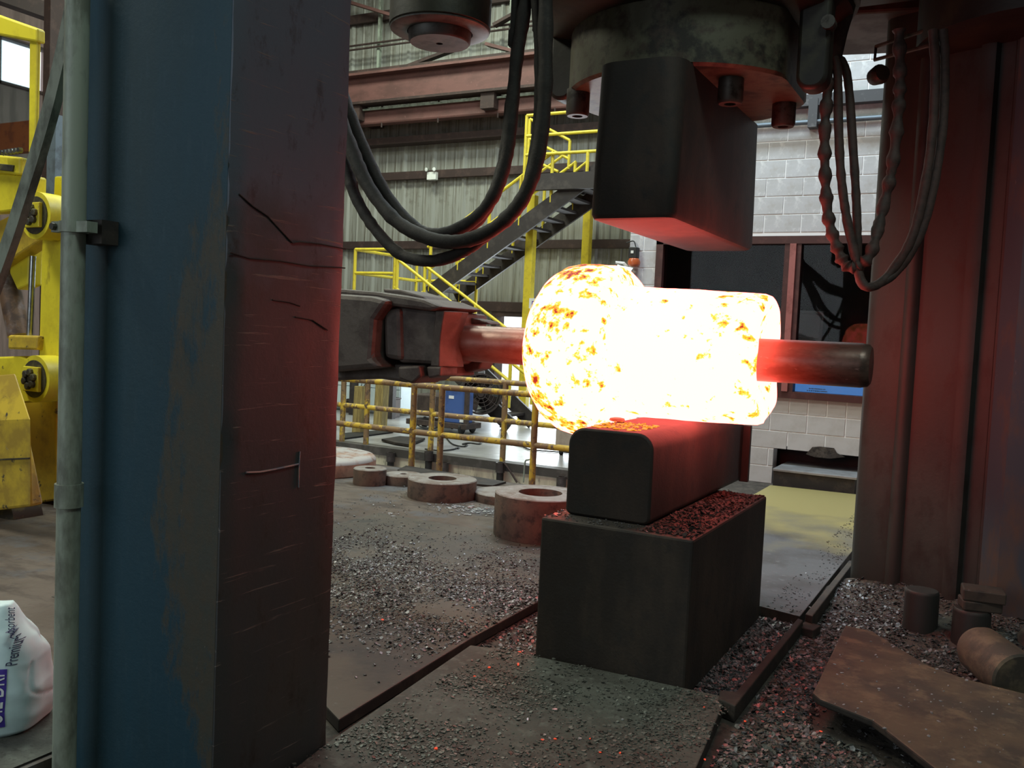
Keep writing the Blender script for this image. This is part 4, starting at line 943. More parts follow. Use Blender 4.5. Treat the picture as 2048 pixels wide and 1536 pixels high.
bl = part('bar_length', MB().lathe((-3.25, AY, AZ), (1, 0, 0), [(0, ra*.93), (.25, ra*1.0), (.86, ra*1.0)], 40), barhot('bar_hot_left', -.8, .05, .30), br, smooth=40, label='red-lit length between jaws and forging')
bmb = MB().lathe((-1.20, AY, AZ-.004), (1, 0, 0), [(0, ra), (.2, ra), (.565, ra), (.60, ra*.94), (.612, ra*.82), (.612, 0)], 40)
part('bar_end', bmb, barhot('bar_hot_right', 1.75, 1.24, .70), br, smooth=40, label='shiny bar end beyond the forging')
# jaws: bevelled forged blocks
tj = empty('forging_tongs', (-3.6, AY, AZ), 'dark red-lit forging tongs gripping the bar', 'tongs')
def blk(name, x0, x1, y0, y1, z0, z1, bevel=.03, jit=.012, ang=None, m=m_tong):
    mb = MB().box((x0, y0, z0), (x1, y1, z1))
    for v in mb.v: v += Vector((random.uniform(-jit, jit), random.uniform(-jit, jit), random.uniform(-jit, jit)))
    return part(name, mb, m, tj, bevel=bevel)
def tX(px, py, Y): return pY(px, py, Y)
YJ = 4.72
p_a = [tX(x_, y_, YJ) for x_, y_ in ((795, 612), (886, 623), (910, 618), (899, 700), (905, 726), (872, 730), (795, 725))]
part('jaw', MB().prism([p_a[0], p_a[1], p_a[4]+Vector((-.08, 0, 0)), p_a[5], p_a[6]], (0, .56, 0)), m_tong, tj, bevel=.025)
# flared lip at the mouth of the near jaw
lip = MB(); e0, e1 = tX(886, 622, YJ), tX(876, 733, YJ)
nlip = 9; vs = []
for i in range(nlip):
    t = i/(nlip-1); zc = e0.z+(e1.z-e0.z)*t; xc = e0.x+(e1.x-e0.x)*t; fl_ = .035+.05*abs(2*t-1)**1.5
    vs += [(xc-.05, YJ-.01, zc), (xc+fl_*.2, YJ-.015, zc), (xc+fl_, YJ+.10, zc), (xc+fl_*.8, YJ+.20, zc), (xc-.05, YJ+.20, zc)]
fs = [(i*5+k, i*5+(k+1) % 5, (i+1)*5+(k+1) % 5, (i+1)*5+k) for i in range(nlip-1) for k in range(5)]+[(4, 3, 2, 1, 0), tuple((nlip-1)*5+k for k in range(5))]
part('jaw_lip', lip.add(vs, fs), m_tong, tj, smooth=50, bevel=.006, label='bright red-lit lip of the jaw')
p_b = [tX(x_, y_, YJ-.03) for x_, y_ in ((765, 618), (800, 614), (803, 722), (768, 716))]
part('jaw_rib', MB().prism(p_b, (0, .6, 0)), m_tong, tj, bevel=.03)
p_c = [tX(x_, y_, YJ-.12) for x_, y_ in ((640, 585), (742, 592), (775, 600), (748, 640), (742, 715), (762, 735), (640, 745))]
part('jaw_carrier', MB().prism(p_c, (0, .75, 0)), m_tong, tj, bevel=.04)
p_d = [tX(x_, y_, YJ-.05) for x_, y_ in ((640, 574), (750, 583), (800, 590), (845, 598), (885, 614), (860, 622), (780, 612), (640, 600))]
part('top_arm', MB().prism(p_d, (0, .5, 0)), m_tong, tj, bevel=.02)
p_e = [tX(x_, y_, YJ+.05) for x_, y_ in ((765, 577), (800, 579), (845, 592), (855, 600), (770, 592))]
part('top_cap', MB().prism(p_e, (0, .3, 0)), m_tong, tj, bevel=.015)
p_f = [tX(x_, y_, YJ+.05) for x_, y_ in ((640, 735), (760, 728), (870, 730), (880, 754), (830, 756), (815, 766), (760, 758), (640, 762))]
part('bottom_arm', MB().prism(p_f, (0, .45, 0)), m_tong, tj, bevel=.02)
p_g = [tX(x_, y_, YJ-.06) for x_, y_ in ((795, 733), (838, 731), (842, 752), (824, 768), (797, 758))]
part('bottom_lug', MB().prism(p_g, (0, .3, 0)), m_tong, tj, bevel=.015)
p_h = [tX(x_, y_, YJ-.02) for x_, y_ in ((852, 733), (882, 733), (881, 752), (856, 757))]
part('bottom_lug', MB().prism(p_h, (0, .2, 0)), m_tong, tj, bevel=.012)
p_i = [tX(x_, y_, AY+.10) for x_, y_ in ((900, 722), (966, 722), (958, 738), (938, 744), (905, 742))]
part('lower_jaw', MB().prism(p_i, (0, .16, 0)), m_tong, tj, bevel=.012)
p_k = [tX(x_, y_, AY+.06) for x_, y_ in ((905, 632), (935, 634), (972, 642), (980, 648), (905, 648))]
part('upper_jaw', MB().prism(p_k, (0, .16, 0)), m_tong, tj, bevel=.01)
part('peel', MB().lathe((-7.0, AY, AZ), (1, 0, 0), [(0, .27), (2.9, .27), (3.1, .22)], 32), m_tong, tj, smooth=40, label='round peel reaching back to the manipulator')

# ================================================================== FORGING MANIPULATOR
MY = 4.4
mp = empty('forging_manipulator', (-7.5, MY, 0), 'bright yellow forging manipulator with cab and pinned arms', 'manipulator')
q = lambda x_, y_, Y=MY: pY(x_, y_, Y)
def mpoly(name, pts, dy, m, Y=MY, bevel=.015, smooth=False, label=None):
    return part(name, MB().prism([q(x_, y_, Y) for x_, y_ in pts], (0, dy, 0)), m, mp, bevel=bevel, smooth=smooth, label=label)
mpoly('mast', [(84, 440), (128, 440), (118, 760), (76, 750)], .28, m_yel, MY+.05)
mpoly('mast_top', [(108, 352), (126, 352), (126, 400), (106, 400)], .10, m_yel, MY+.2)
# cab: frame bars and glass
mpoly('cab_post', [(58, 62), (76, 66), (70, 330), (56, 322)], .03, m_yel, MY-.10)
mpoly('cab_roof', [(-260, -30), (-60, 8), (0, 30), (74, 56), (74, 84), (0, 70), (-260, 20)], .07, m_yel, MY-.12)
mpoly('cab_sill', [(-260, 300), (0, 310), (40, 314), (40, 350), (0, 346), (-260, 340)], .12, m_yel, MY-.10)
mpoly('cab_panel', [(-260, 340), (0, 346), (42, 350), (70, 352), (68, 415), (0, 425), (-260, 440)], .10, m_yel, MY-.06)
glc = bpy.data.materials.new('dark_cab_glass'); g3 = G(glc)
g3.b.inputs['Base Color'].default_value = (.55, .68, .72, 1); g3.b.inputs['Roughness'].default_value = .03; g3.b.inputs['Transmission Weight'].default_value = 1.; g3.b.inputs['IOR'].default_value = 1.12
mpoly('cab_glass', [(-260, 22), (0, 71), (60, 90), (60, 322), (0, 312), (-260, 300)], .012, glc, MY-.06, bevel=0)
mpoly('cab_hatch', [(-20, 325), (26, 330), (24, 343), (-20, 338)], .02, m_hub, MY-.115, bevel=.004)
# pinned arms with round hubs
def hub(cx, cy_, rpx, lab):
    c = q(cx, cy_, MY-.14)+Vector((0, .22, 0))
    dist = (c-CAM).dot(FW); r_ = rpx*dist/CF
    h = part('hub', MB().lathe(c+Vector((0, -.20, 0)), (0, 1, 0), [(0, r_*.72), (0, r_), (.16, r_), (.30, r_*.82), (.60, r_*.8)], 36), m_yel, mp, smooth=40, origin=c)
    part('hub_recess', MB().lathe(c+Vector((0, -.204, 0)), (0, 1, 0), [(-.002, r_*.80), (.02, r_*.80)], 30), m_hub, h, origin=c)
    s = r_*.52; pm_ = MB().box((c.x-s, c.y-.235, c.z-s), (c.x+s, c.y-.205, c.z+s))
    part('cover_plate', pm_, m_yel, h, bevel=.006, origin=c)
    for k in range(6):
        t = k*PI/3+.3; part('cap_screw', MB().lathe((c.x+s*.58*math.cos(t), c.y-.235, c.z+s*.58*math.sin(t)), (0, -1, 0), [(0, .028), (.022, .028), (.026, .02)], 8), m_hub, h, origin=c)
    part('pin_end', MB().lathe((c.x, c.y-.235, c.z), (0, -1, 0), [(0, .022), (.012, .022)], 10), m_hub, h, origin=c)
hub(66, 430, 46, ''); hub(64, 758, 46, '')
mpoly('upper_arm', [(50, 395), (100, 412), (96, 470), (20, 520), (-80, 585), (-200, 640), (-200, 540), (-60, 470), (20, 430)], .14, m_yel2, MY+.03)
mpoly('link_plate', [(40, 470), (62, 460), (58, 520), (56, 570), (34, 580), (18, 545), (24, 510)], .12, m_yel, MY+.12)
mpoly('lower_arm', [(-200, 740), (-40, 715), (40, 712), (92, 735), (104, 770), (90, 800), (50, 806), (-40, 800), (-200, 810)], .14, m_yel, MY+.03)
mpoly('rod_block', [(16, 670), (76, 672), (74, 700), (15, 698)], .22, m_yel2, MY+.0)
part('piston_rod', MB().tube([q(66, 512, MY+.12), q(59, 672, MY+.12)], .024, 14), m_rod, mp, smooth=40)
part('tilt_cylinder', MB().tube([q(8, 545, MY+.15), q(22, 590, MY+.15), q(38, 672, MY+.15)], [.085, .085, .085], 20), m_cylb, mp, smooth=40)
part('cross_shaft', MB().lathe(q(105, 770)+Vector((-.1, .15, 0)), (1, .2, 0), [(0, .09), (.7, .09)], 20), m_hub, mp, smooth=40)
part('cross_shaft', MB().lathe(q(100, 415)+Vector((-.1, .15, 0)), (1, .2, 0), [(0, .10), (.6, .10)], 20), m_hub, mp, smooth=40)
fb = [q(x_, y_, MY-.45) for x_, y_ in ((-220, 850), (62, 838), (60, 1014), (-220, 1045))]
part('front_box', MB().hexa([fb[3], fb[2], fb[2]+Vector((-.02, .12, 0)), fb[3]+Vector((0, .12, 0))], [fb[0], fb[1], fb[1]+Vector((-.40, .14, .30)), fb[0]+Vector((-.40, .14, .30))]), m_yel2, mp, bevel=.02)
part('box_panel', MB().prism([q(x_, y_, MY-.452) for x_, y_ in ((-200, 925), (60, 915), (60, 918), (-200, 929))], (0, -.012, 0)), m_hub, mp)
mpoly('chassis', [(-220, 800), (112, 800), (112, 1000), (60, 1010), (-220, 1040)], 1.2, m_yel2, MY+.32)
part('wheel', MB().lathe(q(10, 1040, MY-.1)+Vector((0, -.10, 0)), (0, 1, 0), [(0, .18), (.02, .24), (.26, .24), (.28, .18)], 30), m_hub, mp, smooth=40)
wz = q(10, 1040, MY-.1)
part('leg', MB().box((-8.4, MY+.3, -.004), (-8.1, MY+.6, .3)), m_hub, mp)
part('leg', MB().box((q(90, 1000).x-.2, MY+.5, -.004), (q(90, 1000).x, MY+.8, .4)), m_hub, mp)
for i in range(6):
    c = q(8+i*7, 306-i, MY-.13); part('sill_bolt', MB().lathe(c, (0, -1, 0), [(0, .022), (.03, .018)], 8), m_rod, mp)
# steelwork seen behind the manipulator
a_, b_ = pY(105, 235, 9.5), pY(190, 292, 9.5)
thing('storage_rack_beam', MB().box((a_.x-2.5, 9.5, b_.z), (b_.x+.6, 9.62, a_.z)), m_orange, 'orange painted rack beam behind the manipulator mast', 'beam', (a_.x, 9.5, b_.z), bevel=.01)
o_ = bpy.data.objects['storage_rack_beam']
for xx in (a_.x-2.4, b_.x+.5): part('post', MB().box((xx-.06, 9.62, -.004 if False else -.55), (xx+.06, 9.72, a_.z+1.2)), m_bluepipe, o_)
part('lower_beam', MB().box((a_.x-2.5, 9.5, b_.z-.35), (b_.x+.6, 9.6, b_.z-.22)), m_girt, o_)
a_ = pY(92, 300, 8.0); b_ = pY(92, 20, 8.0)
thing('steel_column', MB().box((a_.x-.09, 8.0, -.004), (a_.x+.05, 8.25, 9.9)), m_girt, 'dark red building column beside the manipulator cab', 'column', (a_.x, 8.0, 0))
a_ = pY(98, 500, 7.0)
thing('steel_column', MB().box((a_.x-.07, 7.0, -.004), (a_.x+.09, 7.18, pY(98, 230, 7.0).z)), m_bluepipe, 'grey-green steel post behind the manipulator mast', 'column', (a_.x, 7.0, 0))
for i, (y0, lab) in enumerate(((30, 'dark roof truss chord above the manipulator cab'),)):
    a_ = pX(110, y0, -14)
    thing('roof_beam', MB().box((-14.1, 2, a_.z-.12), (-13.9, 15.9, a_.z+.12)), m_girt, lab, 'beam', (-14, 9, a_.z))

# ================================================================== CONDUIT PIPE, STRUT, BAG
px_, py_ = -2.766, 1.985
cdt = empty('conduit_pipe', (px_, py_, -.06), 'grey-green galvanised conduit pipe standing before the near column', 'pipe')
part('pipe_length', MB().lathe((px_, py_, ZB), (0, 0, 1), [(0, .0385), (4.5, .0385)], 28), m_galv, cdt, smooth=40)
zc = pY(147, 455, py_).z; zk = pY(138, 990, py_).z
cl = part('pipe_clamp', MB().lathe((px_, py_, zc-.018), (0, 0, 1), [(0, .0392), (0, .0455), (.036, .0455), (.036, .0392)], 28, closed=True), m_galv, cdt, smooth=40)
part('clamp_ear', MB().box((px_+.03, py_-.02, zc-.018), (px_+.095, py_+.02, zc+.018)), m_galv, cl); part('clamp_ear', MB().box((px_-.075, py_-.03, zc-.018), (px_-.03, py_-.005, zc+.018)), m_galv, cl)
part('clamp_bolt', MB().lathe((px_-.055, py_-.03, zc), (0, -1, 0), [(0, .012), (.014, .012)], 8), m_hub, cl)
part('clamp_bracket', MB().box((px_-.02, py_+.04, zc-.05), (px_+.09, YA, zc+.03)), m_edge, cl)
part('coupling', MB().lathe((px_, py_, zk-.04), (0, 0, 1), [(0, .0388), (0, .046), (.08, .046), (.08, .0388)], 28, closed=True), m_galv, cdt, smooth=40)
sp_ = spline([pY(x_, y_, 2.06) for x_, y_ in ((152, -60), (138, 20), (121, 102), (97, 205), (68, 308), (36, 410), (14, 478), (-30, 600), (-70, 700))], 6)
st = MB()
W2, T2 = .034, .030
vs = []
for i, p in enumerate(sp_):
    d = (sp_[min(i+1, len(sp_)-1)]-sp_[max(i-1, 0)]).normalized(); s_ = Vector((0, 1, 0)); n_ = d.cross(s_).normalized()
    for u, v in ((-1, 0), (1, 0), (1, 1), (.86, 1), (.86, .15), (-.86, .15), (-.86, 1), (-1, 1)): vs.append(p+n_*(u*W2*.86)+s_*(v*T2))
k = 8; fs = [(i*k+j, i*k+(j+1) % k, (i+1)*k+(j+1) % k, (i+1)*k+j) for i in range(len(sp_)-1) for j in range(k)]+[tuple(range(k)), tuple(range((len(sp_)-1)*k, len(sp_)*k))]
thing('channel_strut', st.add(vs, fs), m_strut, 'sloping grey-green channel strut leaning to the conduit pipe', 'strut', sp_[-1])

slab('floor_plate', [(-4.4, 1.0), (-2.93, 1.0), (-2.93, 2.28), (-4.4, 2.45)], .004, .008, [m_plateB, m_edge], 'greenish grey floor plate under the white sack', bevel=0)
# sack of absorbent
bc_ = Vector((-3.41, 2.03, -.004))
def bag_pt(u, v):
    """u angle, v 0..1 height"""
    H = .50
    prof_ = [(0, .86), (.04, .97), (.15, 1.0), (.35, .99), (.55, .90), (.70, .74), (.80, .58), (.86, .50), (.91, .44), (.96, .36), (1.0, .05)]
    for i in range(len(prof_)-1):
        if prof_[i][0] <= v <= prof_[i+1][0]:
            t = (v-prof_[i][0])/(prof_[i+1][0]-prof_[i][0]); s = prof_[i][1]*(1-t)+prof_[i+1][1]*t; break
    c, sn = math.cos(u), math.sin(u)
    e = .55; cx = math.copysign(abs(c)**e, c); sy_ = math.copysign(abs(sn)**e, sn)
    x_ = .285*cx*s; y_ = .17*sy_*(s if v < .75 else s*(1-(v-.75)*1.6))
    z_ = H*v
    nz_ = noise.noise(Vector((x_*7, y_*7, z_*6+2)))*.016+noise.noise(Vector((x_*14+z_*10, y_*14, z_*14)))*.006
    cr = abs(noise.noise(Vector((x_*5+3, y_*5, z_*9+x_*9))))
    nz_ -= max(0, .10-cr)*.09*(1 if .15 < v < .97 and (x_ > .25 or (x_ > .1 and y_ > 0)) else 0)
    x_ += nz_*cx; y_ += nz_*sy_; z_ += noise.noise(Vector((x_*9, y_*9, 7)))*.035*v*v
    x_ += .05*v*v                          # leans
    R = Matrix.Rotation(.60, 2)
    xy = R @ Vector((x_, y_)); return bc_+Vector((xy.x, xy.y, max(z_, 0)))
NU, NV = 120, 70
vs = [bag_pt(2*PI*i/NU, j/NV) for j in range(NV+1) for i in range(NU)]
fs = [(j*NU+i, j*NU+(i+1) % NU, (j+1)*NU+(i+1) % NU, (j+1)*NU+i) for j in range(NV) for i in range(NU)]+[tuple(range(NU-1, -1, -1)), tuple(range(NV*NU, (NV+1)*NU))]
bag = thing('absorbent_sack', MB().add(vs, fs), m_bag, 'slumped white sack with purple print standing by the conduit pipe', 'sack', bc_, smooth=60)
bvh = BVHTree.FromPolygons([tuple(v) for v in vs], fs)
nB = Vector((.56, -.83, 0)).normalized(); eB = Vector((.83, .56, 0)).normalized()      # face normal, across
bagface = bc_+Vector((0, 0, 0))
def on_bag(s, z_, lift):
    o_ = bc_+eB*s+Vector((0, 0, z_))+nB*.8
    hit = bvh.ray_cast(o_, -nB)[0]
    return (hit+nB*lift) if hit else (bc_+eB*s+Vector((0, 0, z_))+nB*.15)
def wrap(name, me, m, lift, f):
    """lay a flat mesh on the sack: f maps (x, y) -> (across, height)"""
    bm = bmesh.new(); bm.from_mesh(me)
    bmesh.ops.triangulate(bm, faces=bm.faces[:])
    for _ in range(3):
        ed = [e for e in bm.edges if e.calc_length() > .02]
        if not ed: break
        bmesh.ops.subdivide_edges(bm, edges=ed, cuts=1)
    for v in bm.verts:
        s, z_ = f(v.co.x, v.co.y); v.co = on_bag(s, z_, lift)-bc_
    bm.to_mesh(me); bm.free(); me.materials.clear(); me.materials.append(m)
    o_ = bpy.data.objects.new(name, me); link(o_, bag, bc_); return o_
# the print runs up the sack: text x -> height, text y -> towards the other side
def px_bag(px, py):
    d = ray(px, py).normalized(); h = bvh.ray_cast(CAM, d)[0]
    if not h: return None
    r = h-bc_; return r.dot(eB), r.z
A_ = px_bag(8, 1415) or (0, .05); B_ = px_bag(8, 1338) or (0, .2)
pme = bpy.data.meshes.new('purple_patch'); 
pme.from_pydata([(0, 0, 0), (.215, 0, 0), (.215, .115, 0), (0, .115, 0)], [], [(0, 1, 2, 3)])
bm = bmesh.new(); bm.from_mesh(pme); bmesh.ops.subdivide_edges(bm, edges=bm.edges[:], cuts=11, use_grid_fill=True); bm.to_mesh(pme); bm.free()
e0 = (px_bag(12, 1400) or (0.0, .09))[0]; z0b = .055
fmap = lambda x_, y_: (e0-y_, z0b+x_)
wrap('purple_patch', pme, m_purple, .003, fmap)
tme = text_mesh('brand_letters', 'OIL DRI', .088)
wrap('brand_letters', tme, m_white, .006, lambda x_, y_: (e0-.006-y_, z0b+.012+x_*.62))
t2 = text_mesh('small_print', 'Premium Absorbent', .050)
wrap('small_print', t2, m_navy, .005, lambda x_, y_: (e0+.028-y_+.0*x_, z0b+.225+x_*.55))

# ================================================================== RINGS AND DISCS
def ringpx(name, lab, cx, ytop, rx, ybase, hole, m, mtop, group=None, hpx=None):
    g0 = pz(cx, ybase); 
    d = (g0-CAM).dot(FW); r_ = rx*d/CF
    view = Vector((g0.x, g0.y, 0)).normalized(); c = g0+view*r_; c.z = 0
    d2 = (c-CAM).dot(FW); r_ = rx*d2/CF
    c = g0+view*r_; c.z = -.004
    # height from the top face's near edge
    ze = pY(cx, ytop, g0.y).z
    h = ze
    mb = MB()
    if hole: 
        mb.lathe(c, (0, 0, 1), [(0, r_*.985), (.01, r_), (h*.93, r_), (h, r_*.985)], 56, 0)
        mb = MB().lathe(c, (0, 0, 1), [(0, r_*.985), (.012, r_), (h-.008, r_)], 56, 0)
        mb.f = mb.f[:-2]; mb.m = mb.m[:-2]
        k = len(mb.v)
        mb.lathe(c, (0, 0, 1), [(h-.008, r_), (h, r_-.008), (h, r_*hole)], 56, 1); mb.f = mb.f[:-2]; mb.m = mb.m[:-2]
        mb.lathe(c, (0, 0, 1), [(h, r_*hole), (h*.02, r_*hole), (0, r_*.985)], 56, 0); mb.f = mb.f[:-2]; mb.m = mb.m[:-2]
    else:
        mb.lathe(c, (0, 0, 1), [(0, r_*.985), (.012, r_), (h*.72, r_)], 64, 0); mb.f = mb.f[:-1]; mb.m = mb.m[:-1]
        mb.lathe(c, (0, 0, 1), [(h*.72, r_), (h*.86, r_*.985), (h*.95, r_*.955), (h, r_*.90)], 64, 1); i_ = len(mb.f)-2; mb.f.pop(i_); mb.m.pop(i_)
    return thing(name, mb, [m, mtop], lab, 'ring' if hole else 'disc', c, group, smooth=35, weld=True)
ringpx('steel_disc', 'big rusty disc with a pale top beside the near column', 632, 922, 118, 958, 0, mat('orange_rust', (.30, .15, .10), [((.20, .10, .07), 6, .45, .7)], .8), m_ringtop2)
ringpx('steel_ring', 'small tall steel ring with a small hole by the rusty disc', 739, 940, 33, 973, .32, m_rust, m_ringtop)
ringpx('steel_ring', 'low flat steel ring with the smallest hole, half hidden', 806, 953, 38, 973, .18, m_rust, m_ringtop)
ringpx('steel_ring', 'wide pale-topped steel ring in the middle of the row', 883, 967, 69, 1006, .41, m_rust, m_ringtop)
ringpx('steel_ring', 'flat dark steel ring half hidden behind the biggest ring', 1012, 994, 64, 1012, .3, m_rust, m_ringtop)
ringpx('steel_ring', 'biggest steel ring with a large hole beside the anvil block', 1076, 1000, 91, 1090, .48, m_rust, m_ringtop)

# ================================================================== ROUND OFFCUTS BY THE FAR COLUMN
def stub(lab, cx, yb, rpx, yt, m=m_plate):
    g0 = pz(cx, yb, ZB); d = (g0-CAM).dot(FW); r_ = rpx*d/CF; v_ = Vector((g0.x, g0.y, 0)).normalized(); c = g0+v_*r_; c.z = ZB
    h = pY(cx, yt, g0.y).z-ZB
    return thing('steel_billet', MB().lathe(c, (0, 0, 1), [(0, r_), (h-.02, r_*.98), (h-.006, r_*.95), (h, r_*.88)], 32), m, lab, 'billet', c, smooth=40), c, h, r_
stub('upright round steel billet before the far column', 1838, 1274, 33, 1186, m_colR)
s2, c2, h2, r2 = stub('upright round billet with two flat blocks stacked on it', 1938, 1305, 36, 1225, m_colR)
zt0 = ZB+h2
for i, (w_, d_, hh, rot, lab) in enumerate(((.20, .15, .055, .25, 'lower flat block stacked on the round billet'), (.215, .16, .065, .12, 'upper flat block topping the stack on the round billet'))):
    mb = MB().box((-w_/2, -d_/2, 0), (w_/2, d_/2, hh)); R3 = Matrix.Rotation(rot, 3, 'Z'); mb.v = [R3 @ v for v in mb.v]
    cc = c2+Vector((.035+.012*i, .02, h2+(0 if i == 0 else .055)))
    mb.v = [v+cc for v in mb.v]
    thing('steel_block', mb, m_plate, lab, 'block', cc, bevel=.008)
ta_, tb_ = pz(1975, 1310, .115), pz(2048, 1368, .085)
ax_ = (tb_-ta_).normalized()
thing('steel_billet', MB().lathe(ta_, ax_, [(-.11, .07), (-.10, .10), (-.06, .118), (.10, .122), (.24, .122), (.25, .112)], 32), m_plateD, 'pale round billet lying tipped on the tan plate', 'billet', ta_, smooth=40)
g0 = pz(2050, 1285, 0)
thing('steel_billet', MB().lathe((g0.x+.05, g0.y, ZB), (0, 0, 1), [(0, .09), (.10, .09), (.13, .075)], 24), m_rust, 'low rusty billet at the edge behind the tipped one', 'billet', (g0.x+.05, g0.y, ZB), smooth=40)
# scale heap at the foot of the far column
mo = MB(); NX, NY = 26, 20; vs = []
for j in range(NY+1):
    for i in range(NX+1):
        u, v = i/NX, j/NY; p = c0+fd*(-.05+1.4*u)+bd*(-.85+.86*v)
        h = .16*max(0, v-.15)**1.3*(.4+.6*math.sin(min(u*3, 1)*PI/2))+noise.noise(Vector((p.x*6, p.y*6, 0)))*.025+noise.noise(Vector((p.x*20, p.y*20, 0)))*.012
        vs.append((p.x, p.y, ZB+max(h, 0)+(-.01 if (j == 0 or i in (0, NX)) else .005)))
fs = [(j*(NX+1)+i, j*(NX+1)+i+1, (j+1)*(NX+1)+i+1, (j+1)*(NX+1)+i) for j in range(NY) for i in range(NX)]
hp2 = thing('scale_heap', MB().add(vs, fs), m_bed, 'low heap of dark scale at the foot of the far column', 'scale heap', (c0.x, c0.y, ZB), smooth=80); hp2['kind'] = 'stuff'
heap_vs, heap_fs = vs, fs
heap_bvh = BVHTree.FromPolygons(vs, fs)

# ================================================================== MILL SCALE
def flakes(name, lab, n, sample, smin, smax, m, tilt=.16, thick=(.0015, .004), pw=2.0):
    V, Fc = [], []
    for _ in range(n):
        p = sample()
        if p is None: continue
        s = smin+(smax-smin)*random.random()**pw
        k = random.choice((4, 5, 5, 6)); th = random.uniform(*thick)
        a0 = random.random()*6.28; el = random.uniform(.55, 1)
        ct_, st_ = math.cos(a0), math.sin(a0)
        tx_, ty_ = random.gauss(0, tilt), random.gauss(0, tilt)
        low = 0; ring_ = []
        for j in range(k):
            a = (j+random.uniform(-.28, .28))*2*PI/k; r_ = s*random.uniform(.7, 1.1)*.5
            x_, y_ = r_*math.cos(a), r_*math.sin(a)*el
            x_, y_ = x_*ct_-y_*st_, x_*st_+y_*ct_
            ring_.append((x_, y_, x_*tx_+y_*ty_))
        low = min(r_[2] for r_ in ring_)
        zz_ = p[2]-low*.8
        b0 = len(V)
        V += [(p[0]+x_, p[1]+y_, zz_+z_) for x_, y_, z_ in ring_]
        V += [(p[0]+x_*.93, p[1]+y_*.93, zz_+z_+th) for x_, y_, z_ in ring_]
        Fc.append(tuple(b0+k+j for j in range(k)))
        Fc += [(b0+j, b0+(j+1) % k, b0+k+(j+1) % k, b0+k+j) for j in range(k)]
    me = bpy.data.meshes.new(name); me.from_pydata(V, [], Fc); me.materials.append(m); me.update()
    o_ = bpy.data.objects.new(name, me); COL.objects.link(o_); o_['kind'] = 'stuff'; o_['label'] = lab; o_['category'] = 'mill scale'
    return o_
def rect(x0, x1, y0, y1, z_, dens=None):
    def f():
        for _ in range(30):
            x_, y_ = random.uniform(x0, x1), random.uniform(y0, y1)
            if dens is None or random.random() < dens(x_, y_): return (x_, y_, z_)
        return None
    return f
def nd(x_, y_, s, lo=0.): return min(1, max(.04, .5+noise.noise(Vector((x_*s, y_*s, 9)))*1.3-lo))
def inpoly(P, x_, y_):
    c = False; n_ = len(P)
    for i in range(n_):
        a, b = P[i], P[i-1]
        if (a[1] > y_) != (b[1] > y_) and x_ < (b[0]-a[0])*(y_-a[1])/(b[1]-a[1])+a[0]: c = not c
    return c
flakes('plate_scale', 'thin grey-green scale flakes scattered over the greenish plate', 6500, rect(-2.15, -.93, 2.3, 3.97, .004, lambda a, b: nd(a, b, 3)), .004, .024, m_flakeg)
flakes('bed_scale', 'dark scale flakes heaped thick beside the anvil block', 7000, rect(-1.19, -.97, 4.02, 5.5, ZB, lambda a, b: 1), .006, .032, m_flake, .30)
def rside():
    for _ in range(40):
        x_, y_ = random.uniform(-.9, .25), random.uniform(2.7, 6.5)
        h = heap_bvh.ray_cast(Vector((x_, y_, 1)), Vector((0, 0, -1)))[0]
        if inpoly([(p.x, p.y) for p in dp], x_, y_) and random.random() < .9: continue
        if random.random() < nd(x_, y_, 2.2, -.35): return (x_, y_, max(ZB, h.z if h else ZB))
    return None
flakes('yard_scale', 'dark and silvery scale flakes littering the floor by the far column', 17000, rside, .006, .034, m_flake, .30)
flakes('yard_scale', 'fine scale flakes between the greenish plate and the loose tan plate', 3500, rect(-.88, -.2, 2.6, 4.3, ZB, lambda a, b: 0 if inpoly([(p.x, p.y) for p in dp], a, b) else nd(a, b, 2, -.4)), .006, .036, m_flakeg, .3)
def pa_d(x_, y_):
    k = math.exp(-((y_-4.55)/.75)**2); return k*nd(x_, y_, 2.2, -.2)
flakes('plate_scale', 'dark glittering scale flakes across the broad floor plate', 15000, rect(-4.3, -2.34, 3.1, 6.2, 0.0, pa_d), .005, .028, m_flake, .26)
flakes('plate_scale', 'sparse small flakes towards the rings', 900, rect(-5.2, -2.4, 5.2, 7.6, 0.0, lambda a, b: nd(a, b, 1.5)), .005, .024, m_flake, .25)
flakes('gap_scale', 'scale flakes in the gap between the floor plates', 1500, rect(-2.32, -1.96, 3.98, 5.5, ZB), .008, .036, m_flake, .3)
flakes('die_scale', 'flakes of scale lying on the ledge of the anvil block', 2600, rect(-1.44, -1.19, 4.03, 5.44, .690, lambda a, b: nd(a, b, 5, -.4)), .006, .032, m_die2, .28)
flakes('die_scale', 'flakes of scale on the narrow near ledge of the anvil block', 160, rect(-1.95, -1.90, 4.03, 5.3, .690), .008, .03, m_flake, .25)
flakes('die_scale', 'crust of scale on the front ledge of the anvil block', 120, rect(-1.9, -1.2, 4.01, 4.14, .690, lambda a, b: .5), .006, .02, m_flake, .2)
flakes('plate_scale', 'few bright flakes on the worn yellow plate', 420, rect(-1.15, -.95, 5.5, 9.5, .005, lambda a, b: nd(a, b, 3)), .005, .022, m_flake)
flakes('plate_scale', 'few pale flakes on the loose tan plate', 130, (lambda: (lambda t: (t[0], t[1], zD))(next((a for a in ((random.uniform(-.7, .4), random.uniform(3.4, 5.3)) for _ in range(200)) if inpoly([(p.x, p.y) for p in dp], *a)), (-.3, 4.3)))), .004, .022, m_flakew, .06)
sc_ = pz(935, 1018)
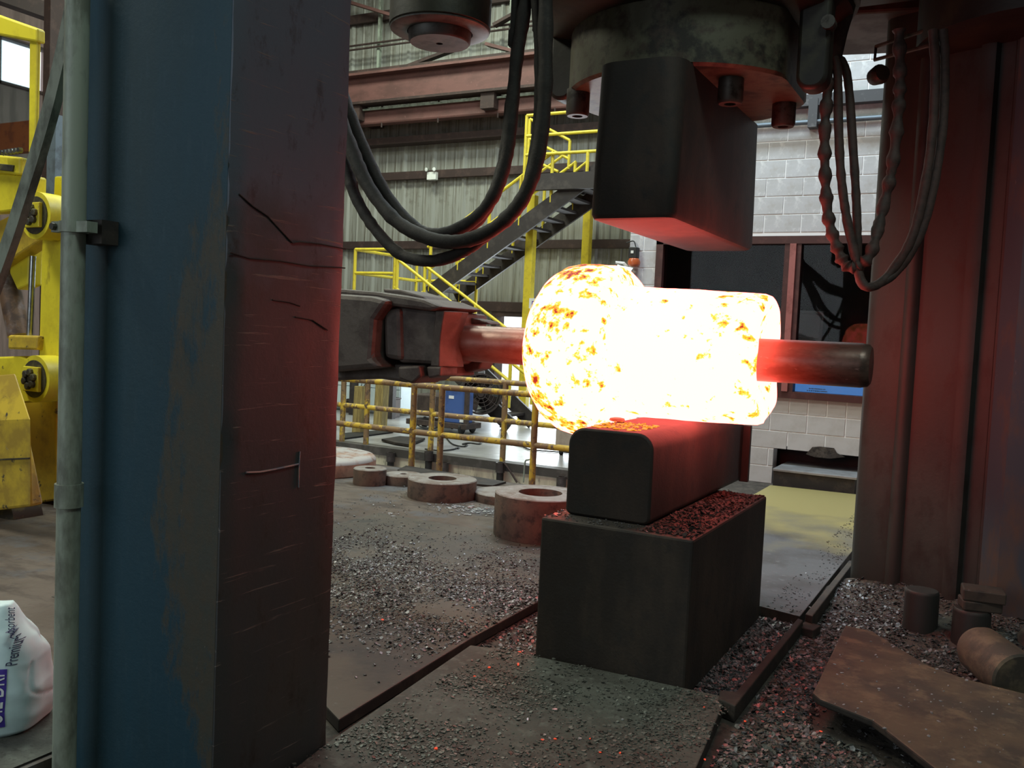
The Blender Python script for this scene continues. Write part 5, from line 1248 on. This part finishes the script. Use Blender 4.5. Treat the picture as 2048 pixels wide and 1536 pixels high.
flakes('silver_scale', 'patch of silvery scale flakes before the middle ring', 150, lambda: (sc_.x+random.gauss(0, .17), sc_.y+random.gauss(0, .11), 0.0), .012, .06, m_flakew, .05)
sc2 = pz(785, 1030)
flakes('silver_scale', 'small silvery flakes lying alone on the dirt', 8, lambda: (sc2.x+random.gauss(0, .06), sc2.y+random.gauss(0, .03), 0.0), .02, .06, m_flakew, .03)
spark = [(1036, 1296), (1045, 1303), (790, 1256), (760, 1240), (815, 1248), (1090, 1470), (1160, 1478), (1055, 1440), (1245, 1440), (1290, 1440), (1100, 1478), (1620, 1215), (1680, 1225), (1900, 1338), (1840, 1388), (1850, 1395), (1545, 1475), (1560, 1480), (1640, 1475), (1110, 1420), (1320, 1390), (1510, 1210), (700, 1230), (775, 1118), (1015, 1130), (1030, 1115)]
itr = iter([pz(*c, .004) for c in spark])
flakes('silver_scale', 'single bright flakes catching the light around the press', len(spark), lambda: tuple(next(itr)), .012, .026, m_flakew, .15)
glow = [(1040, 1304), (1036, 1330), (950, 1354), (790, 1255), (945, 1216), (1200, 1505), (1240, 1506), (1110, 1478), (1120, 1530), (1567, 1425), (1490, 1443), (1642, 1463), (1410, 1520), (765, 1240), (1180, 1478), (1085, 1480), (872, 1497), (978, 1335), (1408, 1415)]
itr2 = iter([pz(*c, .006) for c in glow])
flakes('glowing_scale', 'few flakes of scale still glowing red on the plates', len(glow), lambda: tuple(next(itr2)), .010, .022, m_glow, .12)
m_glow2 = emat('orange_glow_scale', (1.0, .30, .012), 1.1)  # hot flakes whose emission also paints the forging's light on the die top
flakes('glowing_scale', 'orange scale crust with painted-in forging glow on the lower die', 150, lambda: (random.uniform(-1.84, -1.56), random.uniform(4.22, 4.62), 1.135), .012, .05, m_glow2, .10)
# flake on the die edge
f_ = pY(1235, 833, 4.62)
thing('loose_scale_chip', MB().lathe(Vector((f_.x, 4.62, 1.142)), (0, 0, 1), [(-.005, .03), (.0, .045), (.012, .04), (.016, .02)], 9), m_glow, 'small glowing chip of scale on the edge of the lower die', 'scale chip', (f_.x, 4.62, 1.14), smooth=40)
